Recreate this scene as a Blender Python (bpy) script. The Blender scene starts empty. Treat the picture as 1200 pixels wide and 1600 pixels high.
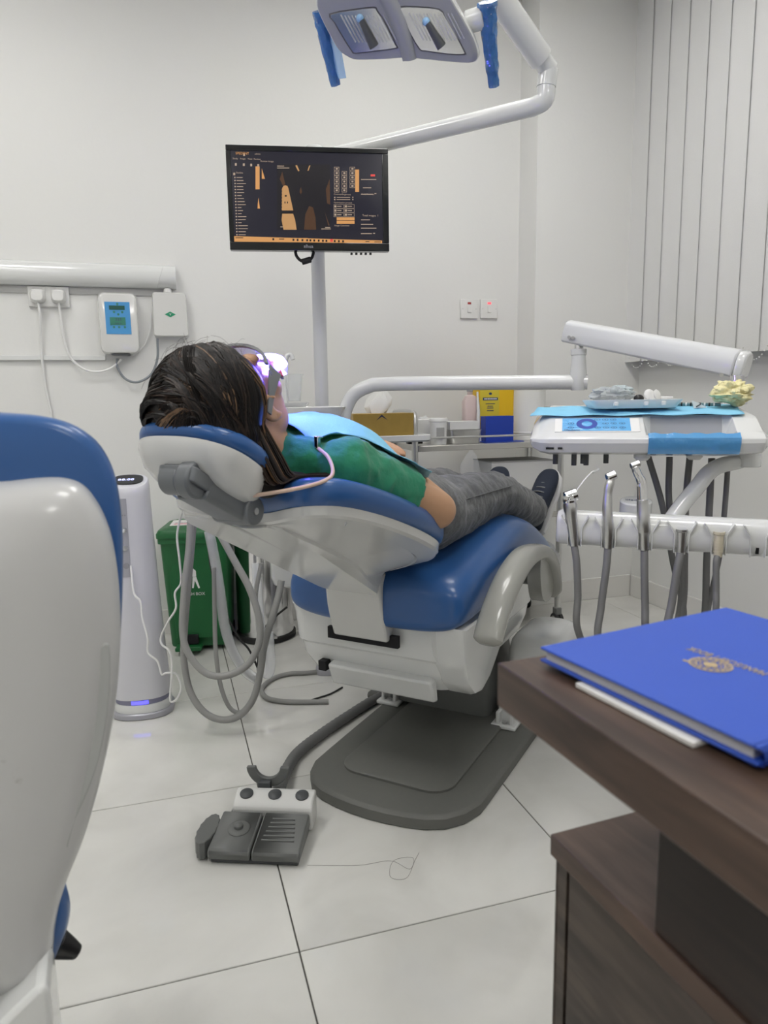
import bpy, math, random
import numpy as np
from mathutils import Vector, Matrix, noise
random.seed(7)
SC = bpy.context.scene
COL = SC.collection

# ------------------------------------------------------------------ camera
F = 1118.0; H = 0.98
def _n(v): return v / np.linalg.norm(v)
_y = _n(np.array([252 - 600, -(628 - 800), -F]))
_x = np.array([4350 - 600, -(565 - 800), -F]); _x = _n(_x); _x = _n(_x - _y * (_x @ _y))
ROT = np.stack([_x, _y, np.cross(_x, _y)])
cam = bpy.data.cameras.new('camera'); cam_o = bpy.data.objects.new('camera', cam); COL.objects.link(cam_o)
cam.sensor_fit = 'VERTICAL'; cam.sensor_height = 24.0; cam.lens = 24.0 * F / 1600.0
cam.clip_start = 0.02
M4 = Matrix([list(ROT[i]) + [0] for i in range(3)] + [[0, 0, 0, 1]])
cam_o.matrix_world = Matrix.Translation((0, 0, H)) @ M4
cam.dof.use_dof = True; cam.dof.focus_distance = 2.0; cam.dof.aperture_fstop = 5.0
SC.camera = cam_o

# ------------------------------------------------------------------ world and exposure
w = bpy.data.worlds.new('world'); SC.world = w; w.use_nodes = True
w.node_tree.nodes['Background'].inputs[0].default_value = (0.75, 0.85, 1, 1)
w.node_tree.nodes['Background'].inputs[1].default_value = 0.35
SC.view_settings.view_transform = 'Standard'; SC.view_settings.look = 'None'
SC.view_settings.exposure = 0.0; SC.view_settings.gamma = 1.0; SC.view_settings.use_curve_mapping = False
PANEL_STRENGTH = 13.0

# ------------------------------------------------------------------ pixel helpers (a pixel gives only a direction)
O = np.array([0, 0, H])
def ray(x, y): return ROT @ np.array([x - 600, -(y - 800), -F])
def P(x, y, axis, v):
    d = ray(x, y); t = (v - O[axis]) / d[axis]; return Vector(O + d * t)
def D(x, y, d): return Vector(O + ray(x, y) / F * d)

# ------------------------------------------------------------------ mesh helpers
def vec(p): return Vector(p)
def cr(pts, n=8):
    pts = [Vector(p) for p in pts]
    if len(pts) < 3: return pts
    q = [pts[0] * 2 - pts[1]] + pts + [pts[-1] * 2 - pts[-2]]
    out = []
    for i in range(1, len(q) - 2):
        a, b, c, d = q[i - 1], q[i], q[i + 1], q[i + 2]
        for k in range(n):
            t = k / n
            out.append(0.5 * ((2 * b) + (c - a) * t + (2 * a - 5 * b + 4 * c - d) * t * t + (3 * b - a - 3 * c + d) * t ** 3))
    out.append(pts[-1]); return out
def frame_from(axis, hint=(0, 0, 1)):
    z = Vector(axis).normalized(); h = Vector(hint)
    if abs(z.dot(h)) > 0.98: h = Vector((1, 0, 0))
    x = h.cross(z).normalized(); y = z.cross(x)
    return Matrix((x, y, z)).transposed().to_4x4()
def rrect(hw, hh, r, n=4):
    r = min(r, hw * .999, hh * .999); out = []
    for cx, cy, a0 in ((hw - r, hh - r, 0), (-hw + r, hh - r, 90), (-hw + r, -hh + r, 180), (hw - r, -hh + r, 270)):
        for k in range(n + 1):
            a = math.radians(a0 + 90 * k / n); out.append((cx + r * math.cos(a), cy + r * math.sin(a)))
    return out
def sup(hw, hh, e=2.5, n=32):
    out = []
    for k in range(n):
        a = 2 * math.pi * k / n; c, s = math.cos(a), math.sin(a)
        out.append((hw * math.copysign(abs(c) ** (2 / e), c), hh * math.copysign(abs(s) ** (2 / e), s)))
    return out
class MB:
    def __init__(s): s.v = []; s.f = []; s.m = []; s.mi = 0
    def add(s, vs, fs):
        b = len(s.v); s.v += [Vector(p) for p in vs]
        for q in fs: s.f.append([b + i for i in q]); s.m.append(s.mi)
        return s
    def box(s, c, size, M=None):
        hx, hy, hz = size[0] / 2, size[1] / 2, size[2] / 2
        vs = [Vector((x, y, z)) for z in (-hz, hz) for x, y in ((-hx, -hy), (hx, -hy), (hx, hy), (-hx, hy))]
        if M is not None: vs = [M.to_3x3() @ p for p in vs]
        c = Vector(c)
        return s.add([p + c for p in vs], [(3, 2, 1, 0), (4, 5, 6, 7), (0, 1, 5, 4), (1, 2, 6, 5), (2, 3, 7, 6), (3, 0, 4, 7)])
    def bb(s, x0, x1, y0, y1, z0, z1):
        return s.box(((x0 + x1) / 2, (y0 + y1) / 2, (z0 + z1) / 2), (abs(x1 - x0), abs(y1 - y0), abs(z1 - z0)))
    def loft(s, rings, cap=True, closed=False):
        n = len(rings[0]); vs = [p for r in rings for p in r]; fs = []
        m = len(rings)
        for i in range(m if closed else m - 1):
            j = (i + 1) % m
            for k in range(n):
                l = (k + 1) % n; fs.append((i * n + k, i * n + l, j * n + l, j * n + k))
        if cap and not closed:
            fs.append(tuple(reversed(range(n)))); fs.append(tuple((m - 1) * n + k for k in range(n)))
        return s.add(vs, fs)
    def tube(s, path, r, n=12, cap=True, flat=1.0, hint=(0, 0, 1)):
        path = [Vector(p) for p in path]
        m = len(path); rs = r if isinstance(r, (list, tuple)) else [r] * m
        rings = []; fx = None
        for i, p in enumerate(path):
            t = (path[min(i + 1, m - 1)] - path[max(i - 1, 0)])
            t = t.normalized() if t.length > 1e-9 else Vector((0, 0, 1))
            if fx is None:
                h = Vector(hint)
                if abs(h.dot(t)) > .98: h = Vector((1, 0, 0))
                fx = h.cross(t).normalized()
            else:
                fx = (fx - t * fx.dot(t)).normalized()
            fy = t.cross(fx)
            rings.append([p + (fx * math.cos(2 * math.pi * k / n) + fy * math.sin(2 * math.pi * k / n) * flat) * rs[i] for k in range(n)])
        return s.loft(rings, cap)
    def cyl(s, a, b, r, r2=None, n=20): return s.tube([a, b], [r, r if r2 is None else r2], n)
    def lathe(s, prof, c=(0, 0, 0), axis=(0, 0, 1), n=28):
        M = frame_from(axis); c = Vector(c)
        rings = [[c + M.to_3x3() @ Vector((max(r, 1e-4) * math.cos(2 * math.pi * k / n), max(r, 1e-4) * math.sin(2 * math.pi * k / n), z)) for k in range(n)] for r, z in prof]
        return s.loft(rings, True)
    def prism(s, poly, z0, z1, M=None):
        M = M or Matrix.Identity(4)
        return s.loft([[M @ Vector((x, y, z)) for x, y in poly] for z in (z0, z1)])
    def ell(s, c, r, M=None, nu=20, nv=12):
        c = Vector(c); r = (r, r, r) if not hasattr(r, '__len__') else r; rings = []
        for i in range(1, nv):
            a = math.pi * i / nv; ring = []
            for k in range(nu):
                b = 2 * math.pi * k / nu
                p = Vector((r[0] * math.sin(a) * math.cos(b), r[1] * math.sin(a) * math.sin(b), -r[2] * math.cos(a)))
                ring.append(c + ((M.to_3x3() @ p) if M is not None else p))
            rings.append(ring)
        return s.loft(rings)
    def cap(s, a, b, ra, rb, n=16):
        a, b = Vector(a), Vector(b); d = (b - a).normalized(); path = []; rs = []
        for k in range(1, 6):
            t = math.pi / 2 * k / 6; path.append(a - d * ra * math.cos(t)); rs.append(ra * math.sin(t))
        path += [a, b]; rs += [ra, rb]
        for k in range(5, 0, -1):
            t = math.pi / 2 * k / 6; path.append(b + d * rb * math.cos(t)); rs.append(rb * math.sin(t))
        return s.tube(path, rs, n)
    def xf(s, M): s.v = [M @ p for p in s.v]; return s

FR = {}          # frames of the things: name -> inverse matrix
def to_local(th, p): return FR[th.name] @ Vector(p)
def thing(name, label, cat, loc=(0, 0, 0), rz=0.0, group=None, kind=None):
    o = bpy.data.objects.new(name, None); COL.objects.link(o); o.empty_display_size = .05
    o.location = loc; o.rotation_euler = (0, 0, rz)
    FR[o.name] = (Matrix.Translation(Vector(loc)) @ Matrix.Rotation(rz, 4, 'Z')).inverted()
    tag(o, label, cat, group, kind); return o
def tag(o, label=None, cat=None, group=None, kind=None):
    if label: o['label'] = label
    if cat: o['category'] = cat
    if group: o['group'] = group
    if kind: o['kind'] = kind
    return o
def fin(o, bevel=0, seg=2, smooth=True, ang=38, sub=0):
    me = o.data
    if smooth:
        for p in me.polygons: p.use_smooth = True
        if not sub: me.set_sharp_from_angle(angle=math.radians(ang))
    if bevel:
        b = o.modifiers.new('bevel', 'BEVEL'); b.width = bevel; b.segments = seg; b.limit_method = 'ANGLE'; b.angle_limit = math.radians(35)
    if sub:
        b = o.modifiers.new('sub', 'SUBSURF'); b.levels = sub; b.render_levels = sub
    return o
def build(mb, name, mat, parent=None, world=False, bevel=0, seg=2, smooth=True, ang=38, sub=0, label=None, kind=None):
    vs = mb.v
    if world and parent is not None:
        root = parent
        off = Matrix.Identity(4)
        while root.parent is not None: root = root.parent
        Mi = FR[root.name]; vs = [Mi @ p for p in vs]
    me = bpy.data.meshes.new(name); me.from_pydata([tuple(p) for p in vs], [], mb.f)
    mats = mat if isinstance(mat, (list, tuple)) else [mat]
    for m in mats: me.materials.append(m)
    if len(mats) > 1: me.polygons.foreach_set('material_index', mb.m)
    me.update()
    o = bpy.data.objects.new(name, me); COL.objects.link(o)
    if parent is not None: o.parent = parent
    fin(o, bevel, seg, smooth, ang, sub)
    if label: o['label'] = label
    if kind: o['kind'] = kind
    return o
def solo(mb, name, mat, label, cat, base=None, group=None, **k):      # a thing that is one mesh, origin at its base
    c = Vector(base) if base is not None else Vector((sum(p.x for p in mb.v) / len(mb.v), sum(p.y for p in mb.v) / len(mb.v), min(p.z for p in mb.v)))
    mb.v = [p - c for p in mb.v]
    o = build(mb, name, mat, None, **k); o.location = c
    FR[o.name] = Matrix.Translation(c).inverted()
    return tag(o, label, cat, group)
def text(body, size, M, name, mat, parent, ext=0.0004, align='CENTER', world=False):
    cu = bpy.data.curves.new(name, 'FONT'); cu.body = body; cu.size = size; cu.extrude = ext; cu.align_x = align; cu.align_y = 'CENTER'
    cu.resolution_u = 2
    t = bpy.data.objects.new('tmp_text', cu); COL.objects.link(t)
    dg = bpy.context.evaluated_depsgraph_get()
    me = bpy.data.meshes.new_from_object(t.evaluated_get(dg)); bpy.data.objects.remove(t)
    if world:
        root = parent
        while root.parent is not None: root = root.parent
        M = FR[root.name] @ M
    me.transform(M); me.materials.clear(); me.materials.append(mat); me.name = name
    o = bpy.data.objects.new(name, me); COL.objects.link(o); o.parent = parent; return o
def copy_tree(o, parent=None):
    c = o.copy(); COL.objects.link(c); c.parent = parent
    for ch in [x for x in bpy.data.objects if x.parent == o and x is not c]: copy_tree(ch, c)
    return c

# ------------------------------------------------------------------ materials
MT = {}
def mat(name, col, rough=.5, metal=0, noise_amt=0, noise_scale=20, bump=0, bump_scale=200, spec=.5, coat=0, trans=0, alpha=1, emit=None, es=0, ior=1.45, sheen=0, obj_coords=True):
    m = bpy.data.materials.new(name); m.use_nodes = True; nt = m.node_tree; b = nt.nodes['Principled BSDF']
    col = tuple(col) + (1,)
    b.inputs['Base Color'].default_value = col; b.inputs['Roughness'].default_value = rough; b.inputs['Metallic'].default_value = metal
    b.inputs['Specular IOR Level'].default_value = spec; b.inputs['Coat Weight'].default_value = coat; b.inputs['Coat Roughness'].default_value = .06
    b.inputs['Transmission Weight'].default_value = trans; b.inputs['Alpha'].default_value = alpha; b.inputs['IOR'].default_value = ior
    if sheen: b.inputs['Sheen Weight'].default_value = sheen
    if emit: b.inputs['Emission Color'].default_value = tuple(emit) + (1,); b.inputs['Emission Strength'].default_value = es
    tc = nt.nodes.new('ShaderNodeTexCoord')
    if noise_amt:
        n = nt.nodes.new('ShaderNodeTexNoise'); n.inputs['Scale'].default_value = noise_scale; n.inputs['Detail'].default_value = 6
        nt.links.new(tc.outputs['Object'], n.inputs['Vector'])
        r = nt.nodes.new('ShaderNodeMix'); r.data_type = 'RGBA'
        r.inputs[6].default_value = tuple(max(0, c * (1 - noise_amt)) for c in col[:3]) + (1,)
        r.inputs[7].default_value = tuple(min(1, c * (1 + noise_amt)) for c in col[:3]) + (1,)
        nt.links.new(n.outputs['Fac'], r.inputs[0]); nt.links.new(r.outputs[2], b.inputs['Base Color'])
    if bump:
        n = nt.nodes.new('ShaderNodeTexNoise'); n.inputs['Scale'].default_value = bump_scale; n.inputs['Detail'].default_value = 4
        nt.links.new(tc.outputs['Object'], n.inputs['Vector'])
        bp = nt.nodes.new('ShaderNodeBump'); bp.inputs['Strength'].default_value = bump; bp.inputs['Distance'].default_value = .01
        nt.links.new(n.outputs['Fac'], bp.inputs['Height']); nt.links.new(bp.outputs['Normal'], b.inputs['Normal'])
    MT[name] = m; return m
def ramp(nt, stops):
    r = nt.nodes.new('ShaderNodeValToRGB'); e = r.color_ramp.elements
    e[0].position = stops[0][0]; e[0].color = tuple(stops[0][1]) + (1,)
    e[1].position = stops[-1][0]; e[1].color = tuple(stops[-1][1]) + (1,)
    for p, c in stops[1:-1]:
        k = e.new(p); k.color = tuple(c) + (1,)
    return r
WALL = mat('wall_paint', (.74, .74, .72), .55, noise_amt=.02, noise_scale=1.5, bump=.04, bump_scale=60)
CEIL = mat('ceiling_paint', (.8, .8, .79), .7)
SKIRT = mat('skirting_tile', (.72, .71, .68), .18, noise_amt=.03, noise_scale=4)
GROUT = mat('grout', (.10, .10, .09), .8)
def tile_mat():
    m = mat('floor_tile', (.62, .61, .57), .1); nt = m.node_tree; b = nt.nodes['Principled BSDF']
    tc = nt.nodes.new('ShaderNodeTexCoord'); oi = nt.nodes.new('ShaderNodeObjectInfo')
    ad = nt.nodes.new('ShaderNodeVectorMath'); ad.operation = 'MULTIPLY_ADD'
    cb = nt.nodes.new('ShaderNodeCombineXYZ')
    for k in range(3): nt.links.new(oi.outputs['Random'], cb.inputs[k])
    nt.links.new(cb.outputs[0], ad.inputs[0]); ad.inputs[1].default_value = (37, 53, 11); nt.links.new(tc.outputs['Object'], ad.inputs[2])
    n1 = nt.nodes.new('ShaderNodeTexNoise'); n1.inputs['Scale'].default_value = 3.2; n1.inputs['Detail'].default_value = 7; n1.inputs['Distortion'].default_value = .8
    nt.links.new(ad.outputs[0], n1.inputs['Vector'])
    r = ramp(nt, [(.3, (.60, .595, .56)), (.5, (.68, .675, .64)), (.72, (.75, .745, .71))]); nt.links.new(n1.outputs['Fac'], r.inputs['Fac'])
    w = nt.nodes.new('ShaderNodeTexNoise'); w.inputs['Scale'].default_value = 2.0; w.inputs['Detail'].default_value = 3; w.inputs['Distortion'].default_value = 1.6
    nt.links.new(ad.outputs[0], w.inputs['Vector'])
    r2 = ramp(nt, [(.485, (0, 0, 0)), (.5, (1, 1, 1)), (.515, (0, 0, 0))]); nt.links.new(w.outputs['Fac'], r2.inputs['Fac'])
    mx = nt.nodes.new('ShaderNodeMix'); mx.data_type = 'RGBA'; mx.blend_type = 'ADD'
    mu = nt.nodes.new('ShaderNodeMath'); mu.operation = 'MULTIPLY'; mu.inputs[1].default_value = .0
    nt.links.new(r2.outputs['Color'], mu.inputs[0]); nt.links.new(mu.outputs[0], mx.inputs[0]); mx.inputs[7].default_value = (1, 1, 1, 1)
    nt.links.new(r.outputs['Color'], mx.inputs[6]); nt.links.new(mx.outputs[2], b.inputs['Base Color'])
    n3 = nt.nodes.new('ShaderNodeTexNoise'); n3.inputs['Scale'].default_value = 5; n3.inputs['Detail'].default_value = 3
    nt.links.new(ad.outputs[0], n3.inputs['Vector'])
    mr = nt.nodes.new('ShaderNodeMapRange'); mr.inputs[3].default_value = .035; mr.inputs[4].default_value = .11; b.inputs['IOR'].default_value = 1.62
    nt.links.new(n3.outputs['Fac'], mr.inputs[0]); nt.links.new(mr.outputs[0], b.inputs['Roughness'])
    return m
TILE = tile_mat()
GLOSSW = mat('white_gloss_plastic', (.70, .71, .70), .16, coat=.5, noise_amt=.015, noise_scale=3)
SHELLW = mat('ivory_gloss_shell', (.66, .66, .64), .15, coat=.6, noise_amt=.02, noise_scale=3)
PLASTW = mat('white_matt_plastic', (.74, .74, .72), .4)
POWDER = mat('white_powder_coat', (.70, .71, .71), .28, coat=.2)
BLUE = mat('blue_vinyl', (.030, .105, .30), .30, coat=.15, noise_amt=.05, noise_scale=6, bump=.02, bump_scale=500)
GREY = mat('grey_plastic', (.155, .16, .155), .45, noise_amt=.06, noise_scale=30)
DGREY = mat('dark_grey_plastic', (.075, .08, .085), .4)
HINGE = mat('hinge_grey_metal', (.17, .18, .19), .38, metal=.25)
ARMG = mat('armrest_grey', (.36, .36, .33), .22, coat=.3)
PLATE = mat('base_plate_grey', (.135, .137, .125), .5, noise_amt=.05, noise_scale=60, bump=.05, bump_scale=900)
BLACK = mat('black_plastic', (.012, .012, .013), .35)
DARKGAP = mat('dark_gap', (.008, .008, .01), .8)
RUBBER = mat('black_rubber', (.02, .02, .02), .7)
CHROME = mat('chrome', (.75, .75, .76), .12, metal=1)
STEEL = mat('brushed_steel', (.62, .62, .61), .3, metal=1, noise_amt=.05, noise_scale=40)
SHELF = mat('steel_shelf', (.52, .51, .48), .35, metal=.7, noise_amt=.05, noise_scale=12)
HOSE = mat('grey_hose', (.30, .30, .29), .4)
HOSED = mat('dark_grey_hose', (.17, .17, .17), .5)
CABLEW = mat('white_cable', (.75, .75, .74), .4)
CABLEG = mat('grey_cable', (.22, .24, .26), .45)
CLEAR = mat('clear_plastic', (.9, .92, .92), .12, trans=.6, alpha=.5, ior=1.2)
FILMC = mat('clear_film', (.88, .9, .92), .15, alpha=.38, bump=.6, bump_scale=40)
FILMB = mat('blue_barrier_film', (.035, .17, .45), .12, alpha=.9, bump=.8, bump_scale=70, coat=.4)
FILML = mat('light_blue_film', (.12, .42, .78), .12, bump=.3, bump_scale=60, coat=.5)
PAPERB = mat('blue_paper', (.25, .60, .83), .75, bump=.25, bump_scale=350)
SHIRT = mat('green_cotton', (.015, .20, .105), .85, noise_amt=.12, noise_scale=40, bump=.25, bump_scale=60, sheen=.2)
SKIN = mat('skin', (.50, .29, .17), .5, noise_amt=.05, noise_scale=30)
LIP = mat('lips', (.45, .16, .13), .45)
def denim_mat():
    m = mat('grey_denim', (.09, .095, .10), .85, sheen=.2); nt = m.node_tree; b = nt.nodes['Principled BSDF']
    tc = nt.nodes.new('ShaderNodeTexCoord')
    n = nt.nodes.new('ShaderNodeTexNoise'); n.inputs['Scale'].default_value = 14; n.inputs['Detail'].default_value = 9; n.inputs['Roughness'].default_value = .8
    nt.links.new(tc.outputs['Object'], n.inputs['Vector'])
    r = ramp(nt, [(.3, (.045, .047, .05)), (.5, (.10, .104, .108)), (.7, (.20, .205, .21))]); nt.links.new(n.outputs['Fac'], r.inputs['Fac']); nt.links.new(r.outputs['Color'], b.inputs['Base Color'])
    n2 = nt.nodes.new('ShaderNodeTexNoise'); n2.inputs['Scale'].default_value = 28; n2.inputs['Detail'].default_value = 5
    nt.links.new(tc.outputs['Object'], n2.inputs['Vector'])
    bp = nt.nodes.new('ShaderNodeBump'); bp.inputs['Strength'].default_value = .6; bp.inputs['Distance'].default_value = .015
    nt.links.new(n2.outputs['Fac'], bp.inputs['Height']); nt.links.new(bp.outputs['Normal'], b.inputs['Normal'])
    return m
DENIM = denim_mat()
HAIRD = mat('dark_hair', (.010, .008, .0075), .42, noise_amt=.3, noise_scale=80, spec=.3)
HAIRM = mat('brown_hair', (.035, .022, .016), .4, spec=.35)
HAIRL = mat('highlight_hair', (.20, .115, .06), .36)
NAVY = mat('navy_knit', (.012, .018, .035), .8, bump=.3, bump_scale=600)
PINK = mat('pink_trim', (.8, .12, .22), .6)
SOLE = mat('white_sole', (.6, .6, .6), .6)
GREENB = mat('green_bin_plastic', (.012, .12, .035), .38, noise_amt=.08, noise_scale=8)
WHITEI = mat('white_ink', (.75, .75, .75), .6)
GREYI = mat('grey_ink', (.3, .3, .32), .6)
DARKI = mat('dark_ink', (.03, .05, .12), .6)
GREENI = mat('green_ink', (.02, .28, .14), .5)
BLUEP = mat('blue_panel_film', (.07, .30, .62), .2, coat=.4)
LCDG = mat('green_lcd', (.05, .22, .16), .25)
LCDD = mat('dark_lcd', (.02, .09, .07), .25)
YELLOW = mat('yellow_plastic', (.80, .50, .01), .4)
ROYAL = mat('royal_blue_plastic', (.01, .045, .36), .4)
GOLD = mat('gold_card', (.36, .24, .06), .35, metal=.35, noise_amt=.15, noise_scale=25)
TISSUE = mat('tissue', (.75, .75, .73), .85)
YPAPER = mat('yellow_crepe', (.80, .74, .42), .8, bump=.5, bump_scale=120)
CARTON = mat('white_carton', (.62, .62, .61), .6)
GREYTOP = mat('grey_card', (.33, .33, .32), .6)
CLOTHB = mat('blue_cloth', (.035, .10, .28), .85, bump=.4, bump_scale=60)
PINKL = mat('pink_label', (.72, .48, .46), .5)
CREAM = mat('cream_plastic', (.62, .57, .44), .4)
PEACH = mat('peach_cord', (.68, .50, .40), .5)
SILVERP = mat('silver_plastic', (.42, .42, .46), .3, metal=.3)
LAMPG = mat('lamp_grey', (.30, .31, .33), .32, coat=.2)
SCREEN = mat('screen_dark', (.008, .008, .012), .18, emit=(.012, .011, .018), es=1.0)
SCRO = mat('screen_orange', (.02, .01, .005), .3, emit=(.62, .30, .10), es=1.0)
SCRD = mat('screen_brown', (.02, .01, .005), .3, emit=(.06, .027, .012), es=1.0)
SCRT = mat('screen_text', (.02, .02, .02), .3, emit=(.40, .30, .22), es=1.0)
SCRR = mat('screen_red', (.02, .01, .01), .3, emit=(.7, .06, .05), es=1.0)
SCRK = mat('screen_black', (.002, .002, .003), .3, emit=(.004, .003, .004), es=1.0)
LEDB = mat('blue_led', (.1, .1, .8), .3, emit=(.10, .09, 1.0), es=2.0)
LEDW = mat('pale_led', (.6, .6, .9), .3, emit=(.55, .6, 1.0), es=1.2)
LEDR = mat('red_led', (.8, .1, .1), .3, emit=(1.0, .08, .12), es=1.2)
CURE = mat('curing_led', (.6, .6, 1), .3, emit=(.12, .09, 1.0), es=180.0)
CURERED = mat('red_lens', (.75, .02, .05), .2, alpha=.75)
GOGG = mat('goggle_frame_grey', (.20, .21, .22), .4)
LENS = mat('goggle_lens', (.20, .20, .34), .08, alpha=.25)
GLASS = mat('window_glass', (.8, .85, .9), .05, trans=.9, alpha=.5)
BLUEBK = mat('blue_book_cloth', (.028, .085, .46), .55, noise_amt=.06, noise_scale=8, bump=.1, bump_scale=700)
PAGES = mat('page_edges', (.50, .49, .50), .7, noise_amt=.12, noise_scale=60)
PAPER = mat('paper', (.72, .71, .69), .7)
GOLDF = mat('gold_foil', (.55, .43, .25), .4, metal=.4)
PANEL = mat('led_panel', (.9, .9, .9), .5, emit=(1.0, .985, .955), es=PANEL_STRENGTH)
ALU = mat('aluminium', (.6, .6, .6), .35, metal=.9)
def wood_mat(name, c1, c2, c3, rough=.38, rot=(0, 0, 0)):
    m = mat(name, c2, rough); nt = m.node_tree; b = nt.nodes['Principled BSDF']
    tc = nt.nodes.new('ShaderNodeTexCoord'); mp = nt.nodes.new('ShaderNodeMapping'); mp.inputs['Scale'].default_value = (9, 1.1, 9); mp.inputs['Rotation'].default_value = rot
    nt.links.new(tc.outputs['Object'], mp.inputs['Vector'])
    n = nt.nodes.new('ShaderNodeTexNoise'); n.inputs['Scale'].default_value = 5; n.inputs['Detail'].default_value = 8; n.inputs['Distortion'].default_value = .6
    nt.links.new(mp.outputs['Vector'], n.inputs['Vector'])
    r = ramp(nt, [(.32, c1), (.52, c2), (.72, c3)]); nt.links.new(n.outputs['Fac'], r.inputs['Fac']); nt.links.new(r.outputs['Color'], b.inputs['Base Color'])
    bp = nt.nodes.new('ShaderNodeBump'); bp.inputs['Strength'].default_value = .08; nt.links.new(n.outputs['Fac'], bp.inputs['Height']); nt.links.new(bp.outputs['Normal'], b.inputs['Normal'])
    return m
WOOD = wood_mat('walnut_laminate', (.040, .025, .018), (.070, .043, .031), (.105, .066, .047))
WOODV = wood_mat('walnut_laminate_upright', (.034, .025, .020), (.062, .046, .037), (.095, .072, .056), .45, (math.pi / 2, 0, 0))
def worn_shell():
    m = mat('worn_white_shell', (.55, .55, .545), .28, coat=.3); nt = m.node_tree; b = nt.nodes['Principled BSDF']
    tc = nt.nodes.new('ShaderNodeTexCoord')
    n = nt.nodes.new('ShaderNodeTexNoise'); n.inputs['Scale'].default_value = 9; n.inputs['Detail'].default_value = 8; n.inputs['Roughness'].default_value = .7
    nt.links.new(tc.outputs['Object'], n.inputs['Vector'])
    r = ramp(nt, [(.0, (.55, .55, .545)), (.66, (.55, .55, .545)), (.74, (.36, .355, .33))]); nt.links.new(n.outputs['Fac'], r.inputs['Fac']); nt.links.new(r.outputs['Color'], b.inputs['Base Color'])
    return m
WORN = worn_shell()

# ------------------------------------------------------------------ the room
XL, XR, YN, YB, YC, XC, ZC = -2.3, 2.17, -2.6, 3.10, 2.94, 1.612, 2.75
TS = 0.6; GX0 = 0.178 - TS * 5; GY0 = 1.146 - TS * 7
fl = build(MB().bb(XL - .1, XR + .1, YN - .1, YB + .1, -.06, -.004), 'floor', GROUT, smooth=False)
tag(fl, 'glossy cream floor of large square tiles with thin dark joints', 'floor', kind='structure')
tm = MB(); g = .0014; a = TS / 2 - g; b_ = .0012
tm.loft([[Vector((x, y, z)) for x, y in rrect(h, h, .001, 1)] for h, z in ((a, -.0035), (a, -b_), (a - b_, 0))])
tile_me = None
for i in range(9):
    for j in range(11):
        cx, cy = GX0 + TS * (i + .5), GY0 + TS * (j + .5)
        if cx + TS / 2 < XL + .05 or cx - TS / 2 > XR or cy - TS / 2 > YB - .02 or cy + TS / 2 < YN: continue
        if tile_me is None:
            o = build(tm, 'tile', TILE, fl, smooth=False); tile_me = o.data
        else:
            o = bpy.data.objects.new('tile', tile_me); COL.objects.link(o); o.parent = fl
        o.location = (cx, cy, 0)
def struct(mb, name, m, label, cat='wall', **k):
    return tag(build(mb, name, m, None, smooth=k.pop('smooth', False), **k), label, cat, kind='structure')
struct(MB().bb(XL - .1, XC, YB, YB + .1, 0, ZC), 'wall_back', WALL, 'plain white painted wall behind the monitor and the chair')
struct(MB().bb(XC, XR + .1, YC, YB + .1, 0, ZC), 'wall_column', WALL, 'white wall section stepping forward beside the window blinds')
WY0, WY1, WZ0, WZ1 = .55, 2.80, 1.16, 2.6
struct(MB().bb(XR, XR + .1, YN, WY0, 0, ZC).bb(XR, XR + .1, WY1, YC, 0, ZC).bb(XR, XR + .1, WY0, WY1, 0, WZ0).bb(XR, XR + .1, WY0, WY1, WZ1, ZC), 'wall_right', WALL, 'white wall with the window behind vertical blinds')
struct(MB().bb(XL - .1, XL, YN, YB, 0, ZC), 'wall_left', WALL, 'white side wall opposite the window')
struct(MB().bb(XL - .1, XR + .1, YN - .1, YN, 0, ZC), 'wall_front', WALL, 'white wall behind the desk')
struct(MB().bb(XL - .1, XR + .1, YN - .1, YB + .1, ZC, ZC + .06), 'ceiling', CEIL, 'flat white ceiling above the surgery', 'ceiling')
bh = .105
struct(MB().bb(XL, XC, YB - .012, YB, 0, bh), 'baseboard_back', SKIRT, 'cream tile skirting along the back wall', 'baseboard', bevel=.002)
struct(MB().bb(XC - .012, XR - .012, YC - .012, YC, 0, bh).bb(XC - .012, XC, YC, YB - .012, 0, bh), 'baseboard_column', SKIRT, 'cream tile skirting around the projecting wall section', 'baseboard', bevel=.002)
struct(MB().bb(XR - .012, XR, YN, YC - .012, 0, bh), 'baseboard_right', SKIRT, 'cream tile skirting below the window', 'baseboard', bevel=.002)
struct(MB().bb(XL, XL + .012, YN, YB - .012, 0, bh), 'baseboard_left', SKIRT, 'cream tile skirting along the side wall', 'baseboard', bevel=.002)
wn = struct(MB().bb(XR + .05, XR + .1, WY0, WY1, WZ0, WZ0 + .05).bb(XR + .05, XR + .1, WY0, WY1, WZ1 - .05, WZ1).bb(XR + .05, XR + .1, WY0, WY0 + .05, WZ0 + .05, WZ1 - .05).bb(XR + .05, XR + .1, WY1 - .05, WY1, WZ0 + .05, WZ1 - .05).bb(XR + .05, XR + .1, (WY0 + WY1) / 2 - .03, (WY0 + WY1) / 2 + .03, WZ0 + .05, WZ1 - .05), 'window_1', POWDER, 'white framed window behind the vertical blinds', 'window')
for k in (0, 1):
    y0 = WY0 + .05 if k == 0 else (WY0 + WY1) / 2 + .03; y1 = (WY0 + WY1) / 2 - .03 if k == 0 else WY1 - .05
    build(MB().bb(XR + .07, XR + .078, y0, y1, WZ0 + .05, WZ1 - .05), 'pane', GLASS, wn, smooth=False)

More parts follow.
